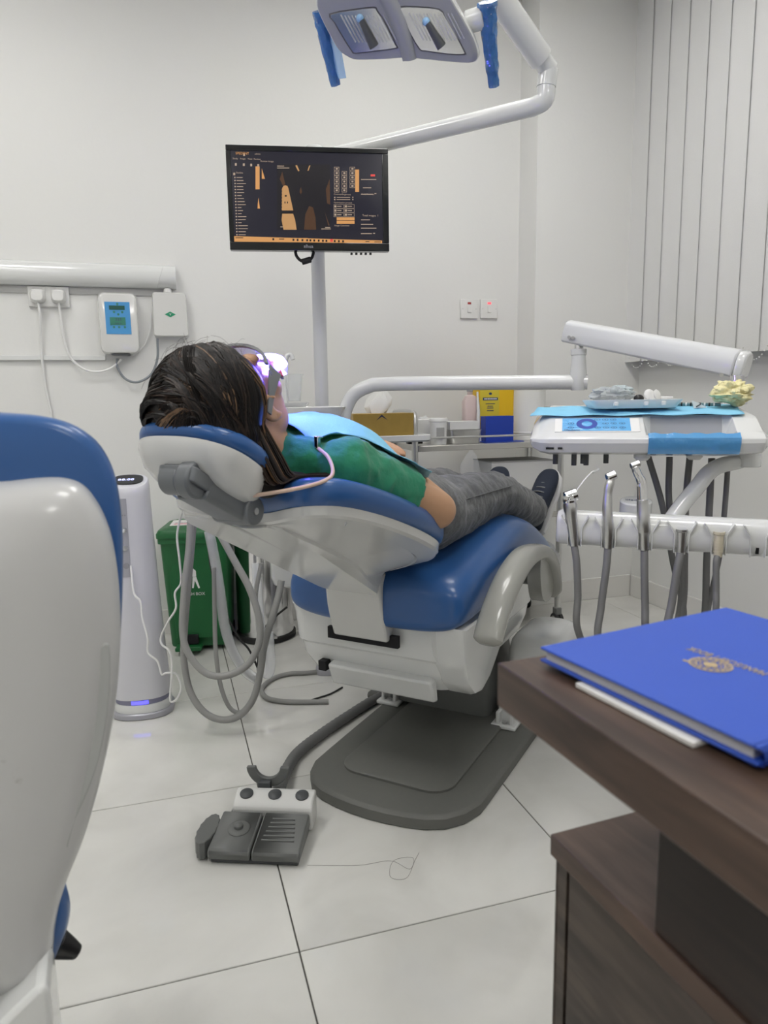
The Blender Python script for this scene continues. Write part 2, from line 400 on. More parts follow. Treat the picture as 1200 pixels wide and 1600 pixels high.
# ceiling lights (out of frame, they light the room)
SPOTS = [(-1.1, -1.2), (.9, -1.2), (-1.1, .55), (.75, .55), (-.75, 2.0), (1.05, 2.0)]
for k, (x, y) in enumerate(SPOTS):
    lab = ['above the desk side of the room', 'above the far desk corner', 'above the second chair', 'above the instrument rail', 'above the white tower', 'above the feet of the patient'][k]
    t = thing('ceiling_light', 'square flat ceiling light panel ' + lab, 'light', (x, y, ZC - .03), 0, 'square ceiling lights')
    fr = MB()
    for s in (-1, 1):
        fr.bb(-.31, .31, s * .31 - .012, s * .31 + .012, 0, .03); fr.bb(s * .31 - .012, s * .31 + .012, -.298, .298, 0, .03)
    build(fr, 'frame', ALU, t, smooth=False)
    build(MB().bb(-.298, .298, -.298, .298, .008, .029), 'diffuser', PANEL, t, smooth=False)

# ------------------------------------------------------------------ vertical blinds
XB = 2.085
vb = thing('vertical_blind', 'off-white vertical slat blind hanging over the window', 'blind', (XB, 1.6, 1.13))
FAB = mat('blind_fabric', (.70, .70, .69), .8, bump=.12, bump_scale=250)
build(MB().bb(-.02, .03, -1.15, 1.3, 1.56, 1.61), 'headrail', POWDER, vb, bevel=.004)
sl_me = None
ys = [2.885 - .1135 * k for k in range(21)]
for k, y in enumerate(ys):
    if sl_me is None:
        mb = MB(); ring = lambda z: [Vector((x + .006 * math.cos(yy / .0635 * 1.3) * 1.0, yy, z)) for yy, x in [(-.0635 + .127 * q / 8, -.0006) for q in range(9)] + [(.0635 - .127 * q / 8, .0006) for q in range(9)]]
        mb.loft([ring(0), ring(.05), ring(1.55)])
        o = build(mb, 'slat', FAB, vb); sl_me = o.data
    else:
        o = bpy.data.objects.new('slat', sl_me); COL.objects.link(o); o.parent = vb
    o.location = (0, y - 1.6, 0); o.rotation_euler = (0, 0, math.radians(-2.5 + random.uniform(-1.0, 1.0)))
ch = MB()
for k in range(len(ys) - 1):
    for q in range(11):
        t = q / 10; yy = ys[k] - .1135 * t - 1.6
        z = .015 - .045 * (1 - (2 * t - 1) ** 2)
        ch.ell((-.012, yy, z), .0032, nu=6, nv=4)
build(ch, 'bead_chain', PLASTW, vb, kind='stuff')

# ------------------------------------------------------------------ wall fittings
rd = thing('cable_duct', 'large round-fronted white plastic duct along the back wall', 'duct', (-.9, YB, 1.425))
x0, x1 = XL + .02, .085
prof = [(0, 0), (-.028, .002), (-.046, .016), (-.053, .036), (-.053, .056), (-.046, .076), (-.028, .088), (0, .090)]
build(MB().loft([[Vector((x + .9 + (k * (.03 * z / .09 - .03)), y, z)) for y, z in prof] for k, x in ((0, x0), (1, x1 - .0435))]), 'cover', GLOSSW, rd)
build(MB().loft([[Vector((x + .9 + (.03 * z / .09 - .03), y * s - .0, z * s + .045 * (1 - s))) for y, z in prof] for x, s in ((x1 - .043, 1.0),)] + [[Vector((x1 + .9, y, z)) for y, z in prof]]), 'end_cap', GLOSSW, rd)
mr_ = solo(MB().bb(XL + .02, -.2, YB - .014, YB, 1.146, 1.164), 'cable_trunking', GLOSSW, 'thin white cable trunking low on the back wall', 'trunking', bevel=.002)
strip = solo(MB().bb(XL + .02, .07, YB - .006, YB, 1.398, 1.424), 'backing_strip', mat('grey_strip', (.50, .50, .49), .5), 'flat grey backing strip just under the round duct', 'strip')
# double socket with two plugs
sk = thing('double_socket', 'white double wall socket under the round duct', 'socket', (-.388, YB, 1.385))
build(MB().bb(-.073, .073, -.014, 0, -.038, .038), 'plate', PLASTW, sk, bevel=.003)
for x in (-.016, .016): build(MB().bb(x - .005, x + .005, -.019, -.0141, .012, .034), 'switch', PLASTW, sk, bevel=.001)
def plug(x, lab, path, r, m):
    p = thing('power_plug', lab, 'plug', (x, YB - .014, 1.385), 0, 'plugs in the double socket')
    build(MB().loft([[Vector((px_ * s, -y, pz * s)) for px_, pz in sup(.027, .026, 3.2, 20)] for y, s in ((.0002, 1), (.012, 1), (.02, .92), (.034, .78), (.036, .7))]), 'body', PLASTW, p)
    build(MB().tube([to_local(p, q) for q in cr(path, 8)], r, 8), 'cord', m, p)
    return p
p0 = Vector((-.425, YB - .03, 1.362))
plug(-.425, 'white plug with a cord hanging straight down the wall', [p0, p0 + Vector((.004, -.005, -.05))] + [P(x, y, 1, YB - .02) for x, y in ((64, 540), (70, 600), (80, 650), (84, 720))] + [P(84, 800, 1, YB - .02)], .0045, CABLEW)
BX = P(186, 506, 1, 3.07)
p0 = Vector((-.352, YB - .03, 1.362))
plug(-.352, 'white plug with a cord looping to the control box', [p0] + [P(x, y, 1, YB - .025) for x, y in ((98, 520), (108, 555), (128, 575), (150, 581), (172, 576), (190, 562))], .0045, CABLEW)
# control box
cb = thing('control_box', 'off-white wall control box with blue keypad and green display', 'control box', (BX.x, YB, BX.z))
hw, hh = .072, .117
build(MB().loft([[Vector((x * s, -y, z * s)) for x, z in rrect(hw, hh, .022, 5)] for y, s in ((.0005, .96), (.012, 1), (.042, 1), (.054, .95), (.056, .90))]), 'case', SHELLW, cb)
pn = build(MB().bb(-.047, .045, -.0575, -.0561, -.042, .080), 'keypad', BLUEP, cb, smooth=False)
build(MB().bb(-.031, .026, -.0585, -.0576, .050, .066), 'display', LCDD, pn, smooth=False)
ds = build(MB().bb(-.031, .026, -.0585, -.0576, -.008, .022), 'display', LCDG, pn, smooth=False)
RX = Matrix.Rotation(math.pi / 2, 4, 'X')
text('333', .016, Matrix.Translation((.0, -.0588, .013)) @ RX, 'digits', DARKI, pn, .0002)
text('0000  8', .008, Matrix.Translation((-.002, -.0588, -.002)) @ RX, 'digits', DARKI, pn, .0002)
for x, z in ((-.014, .042), (.016, .042), (.001, .033), (-.018, -.015), (.001, -.015), (.022, -.015), (0, .072)):
    build(MB().lathe([(.0045, 0), (.0045, .0008)], (x, -.0577, z), (0, -1, 0), 10), 'button', LCDG, pn)
build(MB().bb(-.035, .035, -.05, -.01, -.121, -.1175), 'connector', DGREY, cb)
# junction box
JX = P(266, 492, 1, 3.075)
jb = thing('junction_box', 'white wall box with a green diamond emblem', 'junction box', (JX.x, YB, JX.z))
build(MB().loft([[Vector((x * s * (1 + .10 * max(0, abs(z) - .06) / .03 if z < 0 else 1), -y, z * s)) for x, z in rrect(.065, .086, .012, 4)] for y, s in ((.0005, .97), (.03, 1), (.036, .99), (.04, .95))]), 'case', SHELLW, jb)
build(MB().prism([(.021, 0), (0, .011), (-.021, 0), (0, -.011)], .0402, .0412, Matrix.Rotation(math.pi / 2, 4, 'X')), 'emblem', GREENI, jb, smooth=False)
build(MB().lathe([(.016, 0), (.016, .012), (.012, .016)], (-.005, -.02, .0862), (0, 0, 1), 16), 'knob', PLASTW, jb)
text('V', .013, Matrix.Translation((0, -.0416, 0)) @ RX, 'emblem_letter', WHITEI, jb, .0002)
cc = [P(x, y, 1, YB - .025) for x, y in ((183, 560), (184, 575), (196, 592), (215, 597), (236, 585), (246, 560), (246, 529))]
solo(MB().tube(cr(cc, 8), .0048, 8), 'link_cable', CABLEG, 'grey cable looping between the control box and the emblem box', 'cable')
cc = [P(x, y, 1, YB - .012) for x, y in ((200, 558), (213, 552), (226, 538), (234, 515), (236, 490))]
solo(MB().tube(cr(cc, 6), .003, 6), 'link_wire', CABLEW, 'thin white wire running from control box to emblem box', 'wire')
# wall switches
for k, (x, y) in enumerate(((732, 483), (763, 483))):
    c = P(x, y, 1, YB)
    s = thing('wall_switch', 'square white wall switch, its red light ' + ('off, toward the monitor pole' if k == 0 else 'lit, toward the projecting wall'), 'switch', (c.x, YB, c.z), 0, 'wall switches')
    build(MB().bb(-.043, .043, -.010, 0, -.043, .043), 'plate', PLASTW, s, bevel=.003)
    build(MB().bb(-.009, .009, -.014, -.0101, -.016, .012), 'rocker', PLASTW, s, bevel=.001)
    build(MB().bb(-.008, .008, -.0115, -.0101, .020, .029), 'indicator', LEDR if k else mat('indicator_dark', (.35, .05, .05), .3), s)
    for xx in (-.033, .033): build(MB().lathe([(.0028, 0), (.0028, .001)], (xx, -.0101, 0), (0, -1, 0), 8), 'screw', STEEL, s)
# ------------------------------------------------------------------ dental chair (chair frame: u along the chair to the feet, w to its right, z up)
W0 = -.82
CB = Vector((W0 * math.sqrt(.5), -W0 * math.sqrt(.5), 0))
def L(u, w, z): return Vector((u, -w, z))
def CW(u, w, z): return CB + Matrix.Rotation(math.pi / 4, 3, 'Z') @ L(u, w, z)
dc = thing('dental_chair', 'blue padded dental chair with white shell holding the lying patient', 'dental chair', CB, math.pi / 4)
def polar(poly, c, n):
    out = []
    for k in range(n):
        a = 2 * math.pi * k / n; d = (math.cos(a), math.sin(a)); best = 0
        for i in range(len(poly)):
            p, q = poly[i], poly[(i + 1) % len(poly)]
            ex, ey = q[0] - p[0], q[1] - p[1]; den = d[0] * ey - d[1] * ex
            if abs(den) < 1e-12: continue
            fx, fy = p[0] - c[0], p[1] - c[1]
            t = (fx * ey - fy * ex) / den; s = (fx * d[1] - fy * d[0]) / den
            if t > 0 and -1e-6 <= s <= 1 + 1e-6: best = max(best, t)
        out.append((c[0] + d[0] * best, c[1] + d[1] * best))
    return out
def smooth_loop(pts, n=6):
    q = [Vector((p[0], p[1], 0)) for p in pts]; m = len(q); out = []
    for i in range(m):
        a, b, c, d = q[i - 1], q[i], q[(i + 1) % m], q[(i + 2) % m]
        for k in range(n):
            t = k / n; v = 0.5 * ((2 * b) + (c - a) * t + (2 * a - 5 * b + 4 * c - d) * t * t + (3 * b - a - 3 * c + d) * t ** 3); out.append((v.x, v.y))
    return out
def pad(loop, zf, prof, place, shrink=(.7, .35, .04)):
    c = (sum(p[0] for p in loop) / len(loop), sum(p[1] for p in loop) / len(loop)); rings = []
    n = len(loop)
    def inset(d):
        out = []
        for i in range(n):
            ax, ay = loop[i - 1]; bx, by = loop[(i + 1) % n]; tx, ty = bx - ax, by - ay; l = math.hypot(tx, ty) or 1
            nx, ny = -ty / l, tx / l
            if (c[0] - loop[i][0]) * nx + (c[1] - loop[i][1]) * ny < 0 and d: nx, ny = -nx, -ny
            out.append((loop[i][0] + nx * d, loop[i][1] + ny * d))
        return out
    d0, h0 = prof[0]
    b0 = inset(d0)
    for s in reversed(shrink): rings.append([place(c[0] + (x - c[0]) * s, c[1] + (y - c[1]) * s, zf(c[0] + (x - c[0]) * s, c[1] + (y - c[1]) * s) + h0) for x, y in b0])
    for d, h in prof: rings.append([place(x, y, zf(x, y) + h) for x, y in inset(d)])
    d1, h1 = prof[-1]; b1 = inset(d1)
    for s in shrink: rings.append([place(c[0] + (x - c[0]) * s, c[1] + (y - c[1]) * s, zf(c[0] + (x - c[0]) * s, c[1] + (y - c[1]) * s) + h1) for x, y in b1])
    return MB().loft(rings)
RPROF = [(.016, -.022), (.004, -.016), (0, -.004), (0, .010), (.005, .022), (.016, .030), (.03, .033)]
# base
def sym(pts): return pts + [(u, -w) for u, w in reversed(pts) if w != 0]
bl = sym([(1.365, 0), (1.375, .10), (1.40, .17), (1.45, .215), (1.55, .235), (2.3, .235), (2.36, .18), (2.38, 0)])
build(pad(polar(smooth_loop(bl, 4), (1.85, 0), 64), lambda u, w: 0, [(0.003, 0.0005), (0, .004), (0, .028), (.006, .034), (.012, .036)], lambda u, w, z: L(u - .02, w + .045, z), (.5,)), 'base_plate', PLATE, dc)
bl2 = [(1.50, -.15), (1.47, -.11), (1.47, .11), (1.50, .15), (2.2, .15), (2.2, -.15)]
build(MB().loft([[L(1.82 + x, .045 + y, z) for x, y in rrect(.362 - i, .155 - i, .06, 6)] for z, i in ((.0361, 0), (.042, 0), (.046, .005))]), 'base_step', PLATE, dc)
build(MB().box(L(2.02, -.23, .014), (.16, .12, .026)), 'base_tab', PLATE, dc, bevel=.01)
for w in (-.17, .205):
    f = build(MB().box(L(1.90, w, .042), (.085, .075, .012)).box(L(1.92, w, .075), (.05, .05, .07)).box(L(1.895, w - .02, .062), (.05, .012, .04)).box(L(1.895, w + .02, .062), (.05, .012, .04)), 'foot_bracket', GLOSSW, dc, bevel=.004)
    build(MB().lathe([(.008, 0), (.008, .006)], L(1.875, w, .0482), (0, 0, 1), 8), 'bolt', STEEL, f)
build(MB().loft([[L(2.02 + x, y - .02, z) for x, y in rrect(.13 - s, .17 - s, .03, 3)] for z, s in ((.0465, 0), (.12, .0), (.30, .02))]), 'lift_column', GREY, dc)
build(MB().loft([[L(2.07 + x, .27 + y, z) for x, y in rrect(.13 - s, .085 - s, .04, 4)] for z, s in ((.0365, .0), (.24, 0), (.268, .005), (.284, .016), (.290, .03))]), 'pump_cover', GLOSSW, dc)
# lower body
lb = MB()
lb.loft([[L(1.825 + x + dx, y - .028, z) for x, y in rrect(.34 - s, .235 - t, .045, 5)] for z, s, t, dx in ((.238, .13, .085, .03), (.246, .085, .05, .02), (.265, .050, .028, .008), (.312, .030, .010, .0), (.345, .026, .006, 0), (.353, .018, .000, 0), (.43, .010, -.004, 0), (.452, .004, -.008, 0), (.462, .02, .012, 0))])
build(lb, 'lower_body', GLOSSW, dc, ang=28)
lob = [(1.475, .452), (1.49, .37), (1.52, .30), (1.56, .262), (1.61, .252), (1.66, .268), (1.73, .315), (1.82, .38), (1.90, .452)]
build(MB().loft([[L(u, w, z) for u, z in [(1.66 + (u - 1.66) * s, .38 + (z - .38) * s) for u, z in lob]] for w, s in ((.14, .9), (.165, 1.0), (.222, 1.0), (.232, .97), (.236, .9))]), 'side_skirt', GLOSSW, dc, ang=30)
build(MB().loft([[L(u, w, z) for u, z in ((1.54, .236), (1.516, .242), (1.494, .300), (1.53, .308))] for w in (-.15, .145)]), 'rear_panel', GLOSSW, dc, bevel=.006)
build(MB().box(L(1.484, -.035, .395), (.012, .20, .03)), 'rear_slot', DARKGAP, dc)
build(MB().box(L(1.512, -.168, .292), (.03, .022, .026)), 'vent_hole', DARKGAP, dc)
# seat
ST = [(1.446, .472, .53, .19), (1.450, .450, .55, .225), (1.465, .430, .575, .24), (1.52, .432, .592, .247), (1.62, .434, .606, .248), (1.75, .448, .630, .248), (1.87, .468, .652, .246), (1.97, .485, .655, .243), (2.06, .475, .632, .238), (2.16, .452, .588, .232), (2.27, .418, .534, .225), (2.37, .385, .484, .212), (2.44, .368, .448, .19), (2.465, .37, .432, .16), (2.475, .385, .42, .12)]
mb = MB()
rings = []
for u, zb, zt, hw in ST:
    cz, hz = (zb + zt) / 2, (zt - zb) / 2
    rings.append([L(u, x, cz + z) for x, z in sup(hw, hz, 3.6, 36)])
mb.loft(rings)
build(mb, 'seat_cushion', BLUE, dc, sub=1)
build(MB().loft([[L(u, x, z0 + z) for x, z in rrect(.19, .022, .02, 3)] for u, z0 in ((2.08, .447), (2.2, .40), (2.33, .355), (2.45, .335))]), 'leg_rest_shell', ARMG, dc)
# clear plastic cover over the foot end
mb = MB(); rings = []
for u, zb, zt, hw in ((2.30, .385, .525, .238), (2.38, .36, .487, .228), (2.46, .335, .455, .21), (2.52, .33, .42, .17), (2.54, .35, .40, .12)):
    rings.append([L(u, x + .004 * math.sin(k * 1.7 + u * 40), (zb + zt) / 2 + z) for k, (x, z) in enumerate(sup(hw, (zt - zb) / 2, 3.2, 30))])
mb.loft(rings, cap=False); build(mb, 'foot_cover', FILMC, dc, label='clear plastic cover over the foot end')
# armrest
mb = MB()
ap = cr([(1.470, .455), (1.490, .482), (1.535, .522), (1.62, .570), (1.74, .600), (1.87, .590), (1.96, .545), (2.005, .475), (2.0, .43)], 6)
aw = [.034, .038, .042, .042, .040, .034, .030, .026, .02]
rings = []
for i, p in enumerate(ap):
    t = (ap[min(i + 1, len(ap) - 1)] - ap[max(i - 1, 0)]).normalized(); nx, nz = -t.y, t.x
    f = i / (len(ap) - 1) * 8; k = min(int(f), 7); hw = aw[k] + (aw[k + 1] - aw[k]) * (f - k)
    e = min(1, .55 + i * .3, .5 + (len(ap) - 1 - i) * .2)
    rings.append([L(p.x + nx * b * e, .295 + a * e, p.y - .026 + nz * b * e) for a, b in sup(.034, hw * .62, 2.6, 20)])
mb.loft(rings)
ar = build(mb, 'armrest', ARMG, dc)
build(MB().loft([[L(u, w, z) for u, z in smooth_loop([(1.86, .56), (1.95, .535), (1.99, .47), (1.985, .425), (1.94, .41), (1.88, .43), (1.85, .50)], 3)] for w in (.272, .276, .305, .309)]), 'armrest_hub', ARMG, ar)
build(MB().cyl(L(1.915, .15, .48), L(1.915, .28, .48), .022), 'armrest_pivot', GREY, ar)
# backrest
zf = lambda u, w: .803 - .36 * (u - 1.0) + .62 * w * w
bo = [(1.005, 0), (.992, .06), (.972, .12), (.975, .165), (1.01, .205), (1.08, .228), (1.18, .240), (1.30, .240), (1.395, .222), (1.448, .17), (1.468, .09), (1.472, 0)]
bo = bo + [(u, -w * .86) for u, w in reversed(bo[1:-1])]
loop = smooth_loop(bo, 5)
build(pad(loop, zf, RPROF, lambda u, w, z: L(u, w, z)), 'back_cushion', BLUE, dc, ang=60)
NB = 144; ctr = (1.21, -.02)
rim = polar(loop, ctr, NB)
keel = polar([(1.01, -.155), (1.01, .04), (1.04, .06), (1.415, .045), (1.432, .035), (1.432, -.105), (1.415, -.115), (1.05, -.175)], ctr, NB)
zk = lambda u: .770 - .574 * (u - 1.0)
def ins(p, d):
    vx, vy = ctr[0] - p[0], ctr[1] - p[1]; l = math.hypot(vx, vy); return (p[0] + vx / l * d, p[1] + vy / l * d)
R_ = []
R_.append([L(*ins(p, .018), zf(*p) - .0225) for p in rim])
R_.append([L(*ins(p, .010), zf(*p) - .024) for p in rim])
R_.append([L(*ins(p, .012), zf(*p) - .040) for p in rim])
R_.append([L(*ins(p, .018), zf(*p) - .046) for p in rim])
def mix(a, b, t): return (a[0] + (b[0] - a[0]) * t, a[1] + (b[1] - a[1]) * t)
for t, dz in ((.20, 0), (.23, .006), (.5, .008), (.83, .006), (.86, 0), (1.0, 0)):
    ring = []
    for p, q in zip(rim, keel):
        m_ = mix(ins(p, .02), q, t); za = zf(*p) - .046; zb = min(zk(q[0]), za - .004); depth = min(1, max(0, (za - zb) / .05)); ring.append(L(*m_, za + (zb - za) * t + dz * depth))
    R_.append(ring)
R_.append([L(*mix(q, ctr, .12), min(zk(mix(q, ctr, .12)[0]), zf(*p) - .050)) for p, q in zip(rim, keel)])
R_.append([L(*mix(q, ctr, .9), zk(mix(q, ctr, .9)[0])) for q in keel])
sh = build(MB().loft(R_), 'back_shell', SHELLW, dc, ang=13)
build(MB().lathe([(.004, 0), (.004, .001)], L(1.02, .203, .772), (.1, -.9, -.3), 8), 'screw', STEEL, sh)
pp = [L(1.425, -.035, .57), L(1.432, -.035, .525), L(1.438, -.035, .48), L(1.450, -.035, .44), L(1.466, -.035, .395)]
mb = MB(); mb.loft([[Vector((c.x + dx, c.y + dy, c.z)) for dx, dy in ((.0, -.078), (.0, .075), (.07, .075), (.07, -.078))] for c in pp])
build(mb, 'back_bracket', SHELLW, dc, bevel=.006, ang=25)
# headrest
ta = math.radians(31); hc = Vector((.912, -.002, .893))
AX = Vector((math.cos(ta), 0, -math.sin(ta))); NZ = Vector((math.sin(ta), 0, math.cos(ta)))
def HP(a, b, n): return hc + AX * a + Vector((0, -1, 0)) * b + NZ * n
lo = sup(.098, .112, 2.4, 40)
build(pad(lo, lambda a, b: .25 * b * b, [(.012, -.014), (.003, -.010), (0, -.002), (0, .005), (.005, .013), (.014, .018), (.03, .020)], HP), 'headrest_cushion', BLUE, dc, ang=60)
mb = MB(); mb.loft([[HP(a * s + da, b * s, n + .25 * b * b) for a, b in lo] for s, n, da in ((.90, -.0145, 0), (.965, -.0155, 0), (.95, -.028, .002), (.87, -.047, .010), (.74, -.060, .020), (.56, -.070, .030), (.34, -.076, .036), (.05, -.078, .04))])
hs = build(mb, 'headrest_shell', SHELLW, dc, ang=50)
hu = Vector((.836, -.030, .860)); hl = Vector((.938, -.045, .798))
mb = MB(); mb.cyl(hu + Vector((0, .040, 0)), hu + Vector((0, .004, 0)), .026, n=24)
hg = build(mb, 'headrest_hinge', HINGE, dc, bevel=.003)
mb = MB(); mb.cyl(hu + Vector((0, .003, 0)), hu + Vector((0, -.024, 0)), .030, n=24)
h2 = build(mb, 'hinge_drum', HINGE, hg, bevel=.004)
build(MB().cyl(hu + Vector((0, -.0241, 0)), hu + Vector((0, -.0262, 0)), .007, n=12), 'hinge_screw', STEEL, hg)
d_ = (hl - hu); M_ = frame_from(d_, (0, 1, 0))
build(MB().loft([[p + M_.to_3x3() @ Vector((x, y, 0)) for x, y in rrect(.017, .036, .01, 3)] for p in (hu + d_ * .14 + Vector((0, .006, -.008)), hl + d_ * .12 + Vector((0, .006, -.006)))]), 'hinge_arm', HINGE, hg, bevel=.003)
build(MB().cyl(hl + Vector((0, .045, 0)), hl + Vector((0, -.034, 0)), .024, n=24), 'hinge_drum', HINGE, hg, bevel=.003)
build(MB().cyl(hl + Vector((0, -.0341, 0)), hl + Vector((0, -.036, 0)), .006, n=12), 'hinge_screw', STEEL, hg)
build(MB().loft([[HP(a - .03, b + .02, n) for a, b in rrect(.045 - s, .04, .012, 3)] for n, s in ((-.055, 0), (-.078, .005))]).box(hu + Vector((.03, 0, .006)), (.05, .05, .03)), 'hinge_mount', HINGE, hg, bevel=.002)
# ------------------------------------------------------------------ the patient
pt = thing('person', 'person in green T-shirt and grey jeans lying back on the blue dental chair', 'person', CB, math.pi / 4)
PO = .008       # the body lies a little to the chair's right side
def remesh(o, vox, it=6, fac=.5):
    r = o.modifiers.new('remesh', 'REMESH'); r.mode = 'VOXEL'; r.voxel_size = vox; r.use_smooth_shade = True
    s = o.modifiers.new('smooth', 'SMOOTH'); s.iterations = it; s.factor = fac
    return o
hcn = Vector((.985, -.003, .966)); UPA = math.radians(152)           # head centre, direction of the crown
U = Vector((math.cos(UPA), 0, math.sin(UPA))); N = Vector((math.sin(UPA), 0, -math.cos(UPA))); N = Vector((math.cos(UPA - math.pi / 2), 0, math.sin(UPA - math.pi / 2)))
R3 = Vector((0, -1, 0))
HM = Matrix((U, R3, N)).transposed().to_4x4()
def hd(up, r, n): return hcn + U * up + R3 * r + N * n
# torso sections: u, centre z, half width, half depth
TOR = [(1.075, .868, .055, .055), (1.10, .852, .11, .068), (1.14, .846, .150, .084), (1.20, .836, .155, .100), (1.28, .812, .150, .106), (1.36, .780, .148, .092), (1.44, .748, .150, .090), (1.52, .716, .165, .098), (1.60, .700, .172, .095), (1.66, .695, .15, .085)]
def torso(mb, inf=0, a=0, b=99):
    mb.loft([[L(u, PO + x, z + y) for x, y in sup(hw + inf, hz + inf, 2.3, 28)] for u, z, hw, hz in TOR[a:b]]); return mb
SH = {1: L(1.112, PO + .142, .862), -1: L(1.112, PO - .142, .862)}
EL = {1: L(1.358, .222, .748), -1: L(1.34, -.19, .757)}
WR = {1: L(1.325, .075, .885), -1: L(1.37, -.03, .885)}
HIP = {1: L(1.60, PO + .085, .695), -1: L(1.60, PO - .085, .695)}
KN = {1: L(1.985, .125, .700), -1: L(1.985, -.045, .705)}
AN = {1: L(2.375, .135, .590), -1: L(2.375, -.01, .605)}
bd = MB()
# head
bd.ell(hd(.035, 0, -.012), (.088, .074, .092), HM)
bd.ell(hd(-.035, 0, .022), (.082, .058, .066), HM)
bd.ell(hd(-.092, 0, .052), (.022, .026, .026), HM)                       # chin
for s in (-1, 1):
    bd.ell(hd(-.03, s * .036, .058), (.028, .024, .022), HM)             # cheek
    bd.ell(hd(-.07, s * .042, .015), (.028, .016, .03), HM)              # jaw
    bd.ell(hd(.03, s * .03, .078), (.010, .024, .012), HM)               # brow
    bd.ell(hd(.010, s * .032, .066), (.011, .015, .014), HM)             # closed eye
    bd.ell(hd(-.045, s * .009, .094), (.008, .008, .010), HM)            # nostril wing
bd.cap(hd(.012, 0, .082), hd(-.038, 0, .100), .007, .011)                 # nose
bd.ell(hd(-.064, 0, .082), (.006, .022, .010), HM); bd.ell(hd(-.074, 0, .080), (.007, .018, .010), HM)   # lips
for s in (-1, 1):                                                         # ears
    q = [hd(-.002 + .030 * math.sin(t), s * (.078 + .006 * math.sin(t * .5)), -.002 - .017 * math.cos(t) + .004) for t in np.linspace(-1.9, 2.9, 12)]
    for i in range(len(q) - 1): bd.cap(q[i], q[i + 1], .0052, .0052, 8)
    bd.ell(hd(-.004, s * .073, .0), (.024, .008, .013), HM); bd.ell(hd(-.030, s * .076, .004), (.009, .006, .008), HM)
bd.cap(hd(-.05, 0, -.02), L(1.10, PO, .855), .052, .060)
torso(bd)
for s in (-1, 1):
    bd.cap(SH[s] - Vector((0, 0, .005)), EL[s], .048, .041); bd.cap(EL[s], WR[s], .041, .028)
    bd.cap(HIP[s], KN[s], .080, .055); bd.cap(KN[s], AN[s], .052, .036)
    # hand: palm, four fingers and the thumb, resting on the belly
    d = (WR[s] - EL[s]); d.z = -.01; d = d.normalized(); side = Vector((0, 0, 1)).cross(d) * s; side.normalize(); k0 = WR[s] + d * .02
    bd.ell(k0 + d * .035, (.048, .038, .015), Matrix((d, side, Vector((0, 0, 1)))).transposed().to_4x4())
    for i, ln in enumerate((.066, .075, .070, .055)):
        a = k0 + d * .066 + side * (.028 - .019 * i); m1 = a + d * ln * .45 + Vector((0, 0, .002)); m2 = a + d * ln * .8 - Vector((0, 0, .006)); e = a + d * ln - Vector((0, 0, .016))
        bd.cap(a - d * .02, m1, .0092, .0085, 10); bd.cap(m1, m2, .0085, .008, 10); bd.cap(m2, e, .008, .007, 10)
    a = k0 + d * .01 + side * .03; bd.cap(a, a + d * .03 + side * .022, .0105, .0095, 10); bd.cap(a + d * .03 + side * .022, a + d * .055 + side * .026 - Vector((0, 0, .006)), .0095, .008, 10)
    bd.cap(AN[s], AN[s] + Vector((.07, 0, .05)), .034, .03)
body = remesh(build(bd, 'body', SKIN, pt), .0048, 4)
# T-shirt
sm = MB(); torso(sm, .010, 0, 7)
for s in (-1, 1):
    c = SH[s] + (EL[s] - SH[s]) * .60
    sm.cap(SH[s] + Vector((-.0, 0, -.004)), SH[s] + (EL[s] - SH[s]) * .40, .056, .054); 
    d = (EL[s] - SH[s]).normalized(); sm.tube([SH[s] + d * .08, SH[s] + d * .12, c], [.054, .055, .058], 24)
sm.cap(L(1.095, PO - .06, .865), L(1.095, PO + .06, .865), .058, .058)
st = remesh(build(sm, 't_shirt', SHIRT, pt), .006, 7)
dsp = st.modifiers.new('folds', 'DISPLACE'); tx = bpy.data.textures.new('folds', 'CLOUDS'); tx.noise_scale = .045; dsp.texture = tx; dsp.strength = .020; dsp.mid_level = .5
# jeans
jm = MB(); jm.loft([[L(u, PO + x, z + y) for x, y in sup(hw + .016, hz + .014, 2.3, 28)] for u, z, hw, hz in TOR[5:]])
for s in (-1, 1):
    jm.cap(HIP[s], KN[s], .092, .066); jm.cap(KN[s], KN[s] + (AN[s] - KN[s]) * .5, .066, .062)
    dd = (AN[s] - KN[s]).normalized(); jm.tube([KN[s] + dd * .1, KN[s] + dd * .25, AN[s] - dd * .022], [.059, .058, .060], 24)
jn = remesh(build(jm, 'jeans', DENIM, pt), .007, 6)
dsp = jn.modifiers.new('folds', 'DISPLACE'); tx = bpy.data.textures.new('folds_jeans', 'CLOUDS'); tx.noise_scale = .05; dsp.texture = tx; dsp.strength = .014; dsp.mid_level = .5
# seams on the jeans
def leg_line(s, off, r):
    pts = []
    for t in np.linspace(.05, 1, 14):
        p = HIP[s] + (KN[s] - HIP[s]) * t; rr = .093 + (.067 - .093) * t
        pts.append(p + Vector((0, -math.sin(off) * rr, math.cos(off) * rr)))
    return MB().tube(pts, r, 6)
build(leg_line(1, math.radians(66), .0016), 'seam', DENIM, pt)
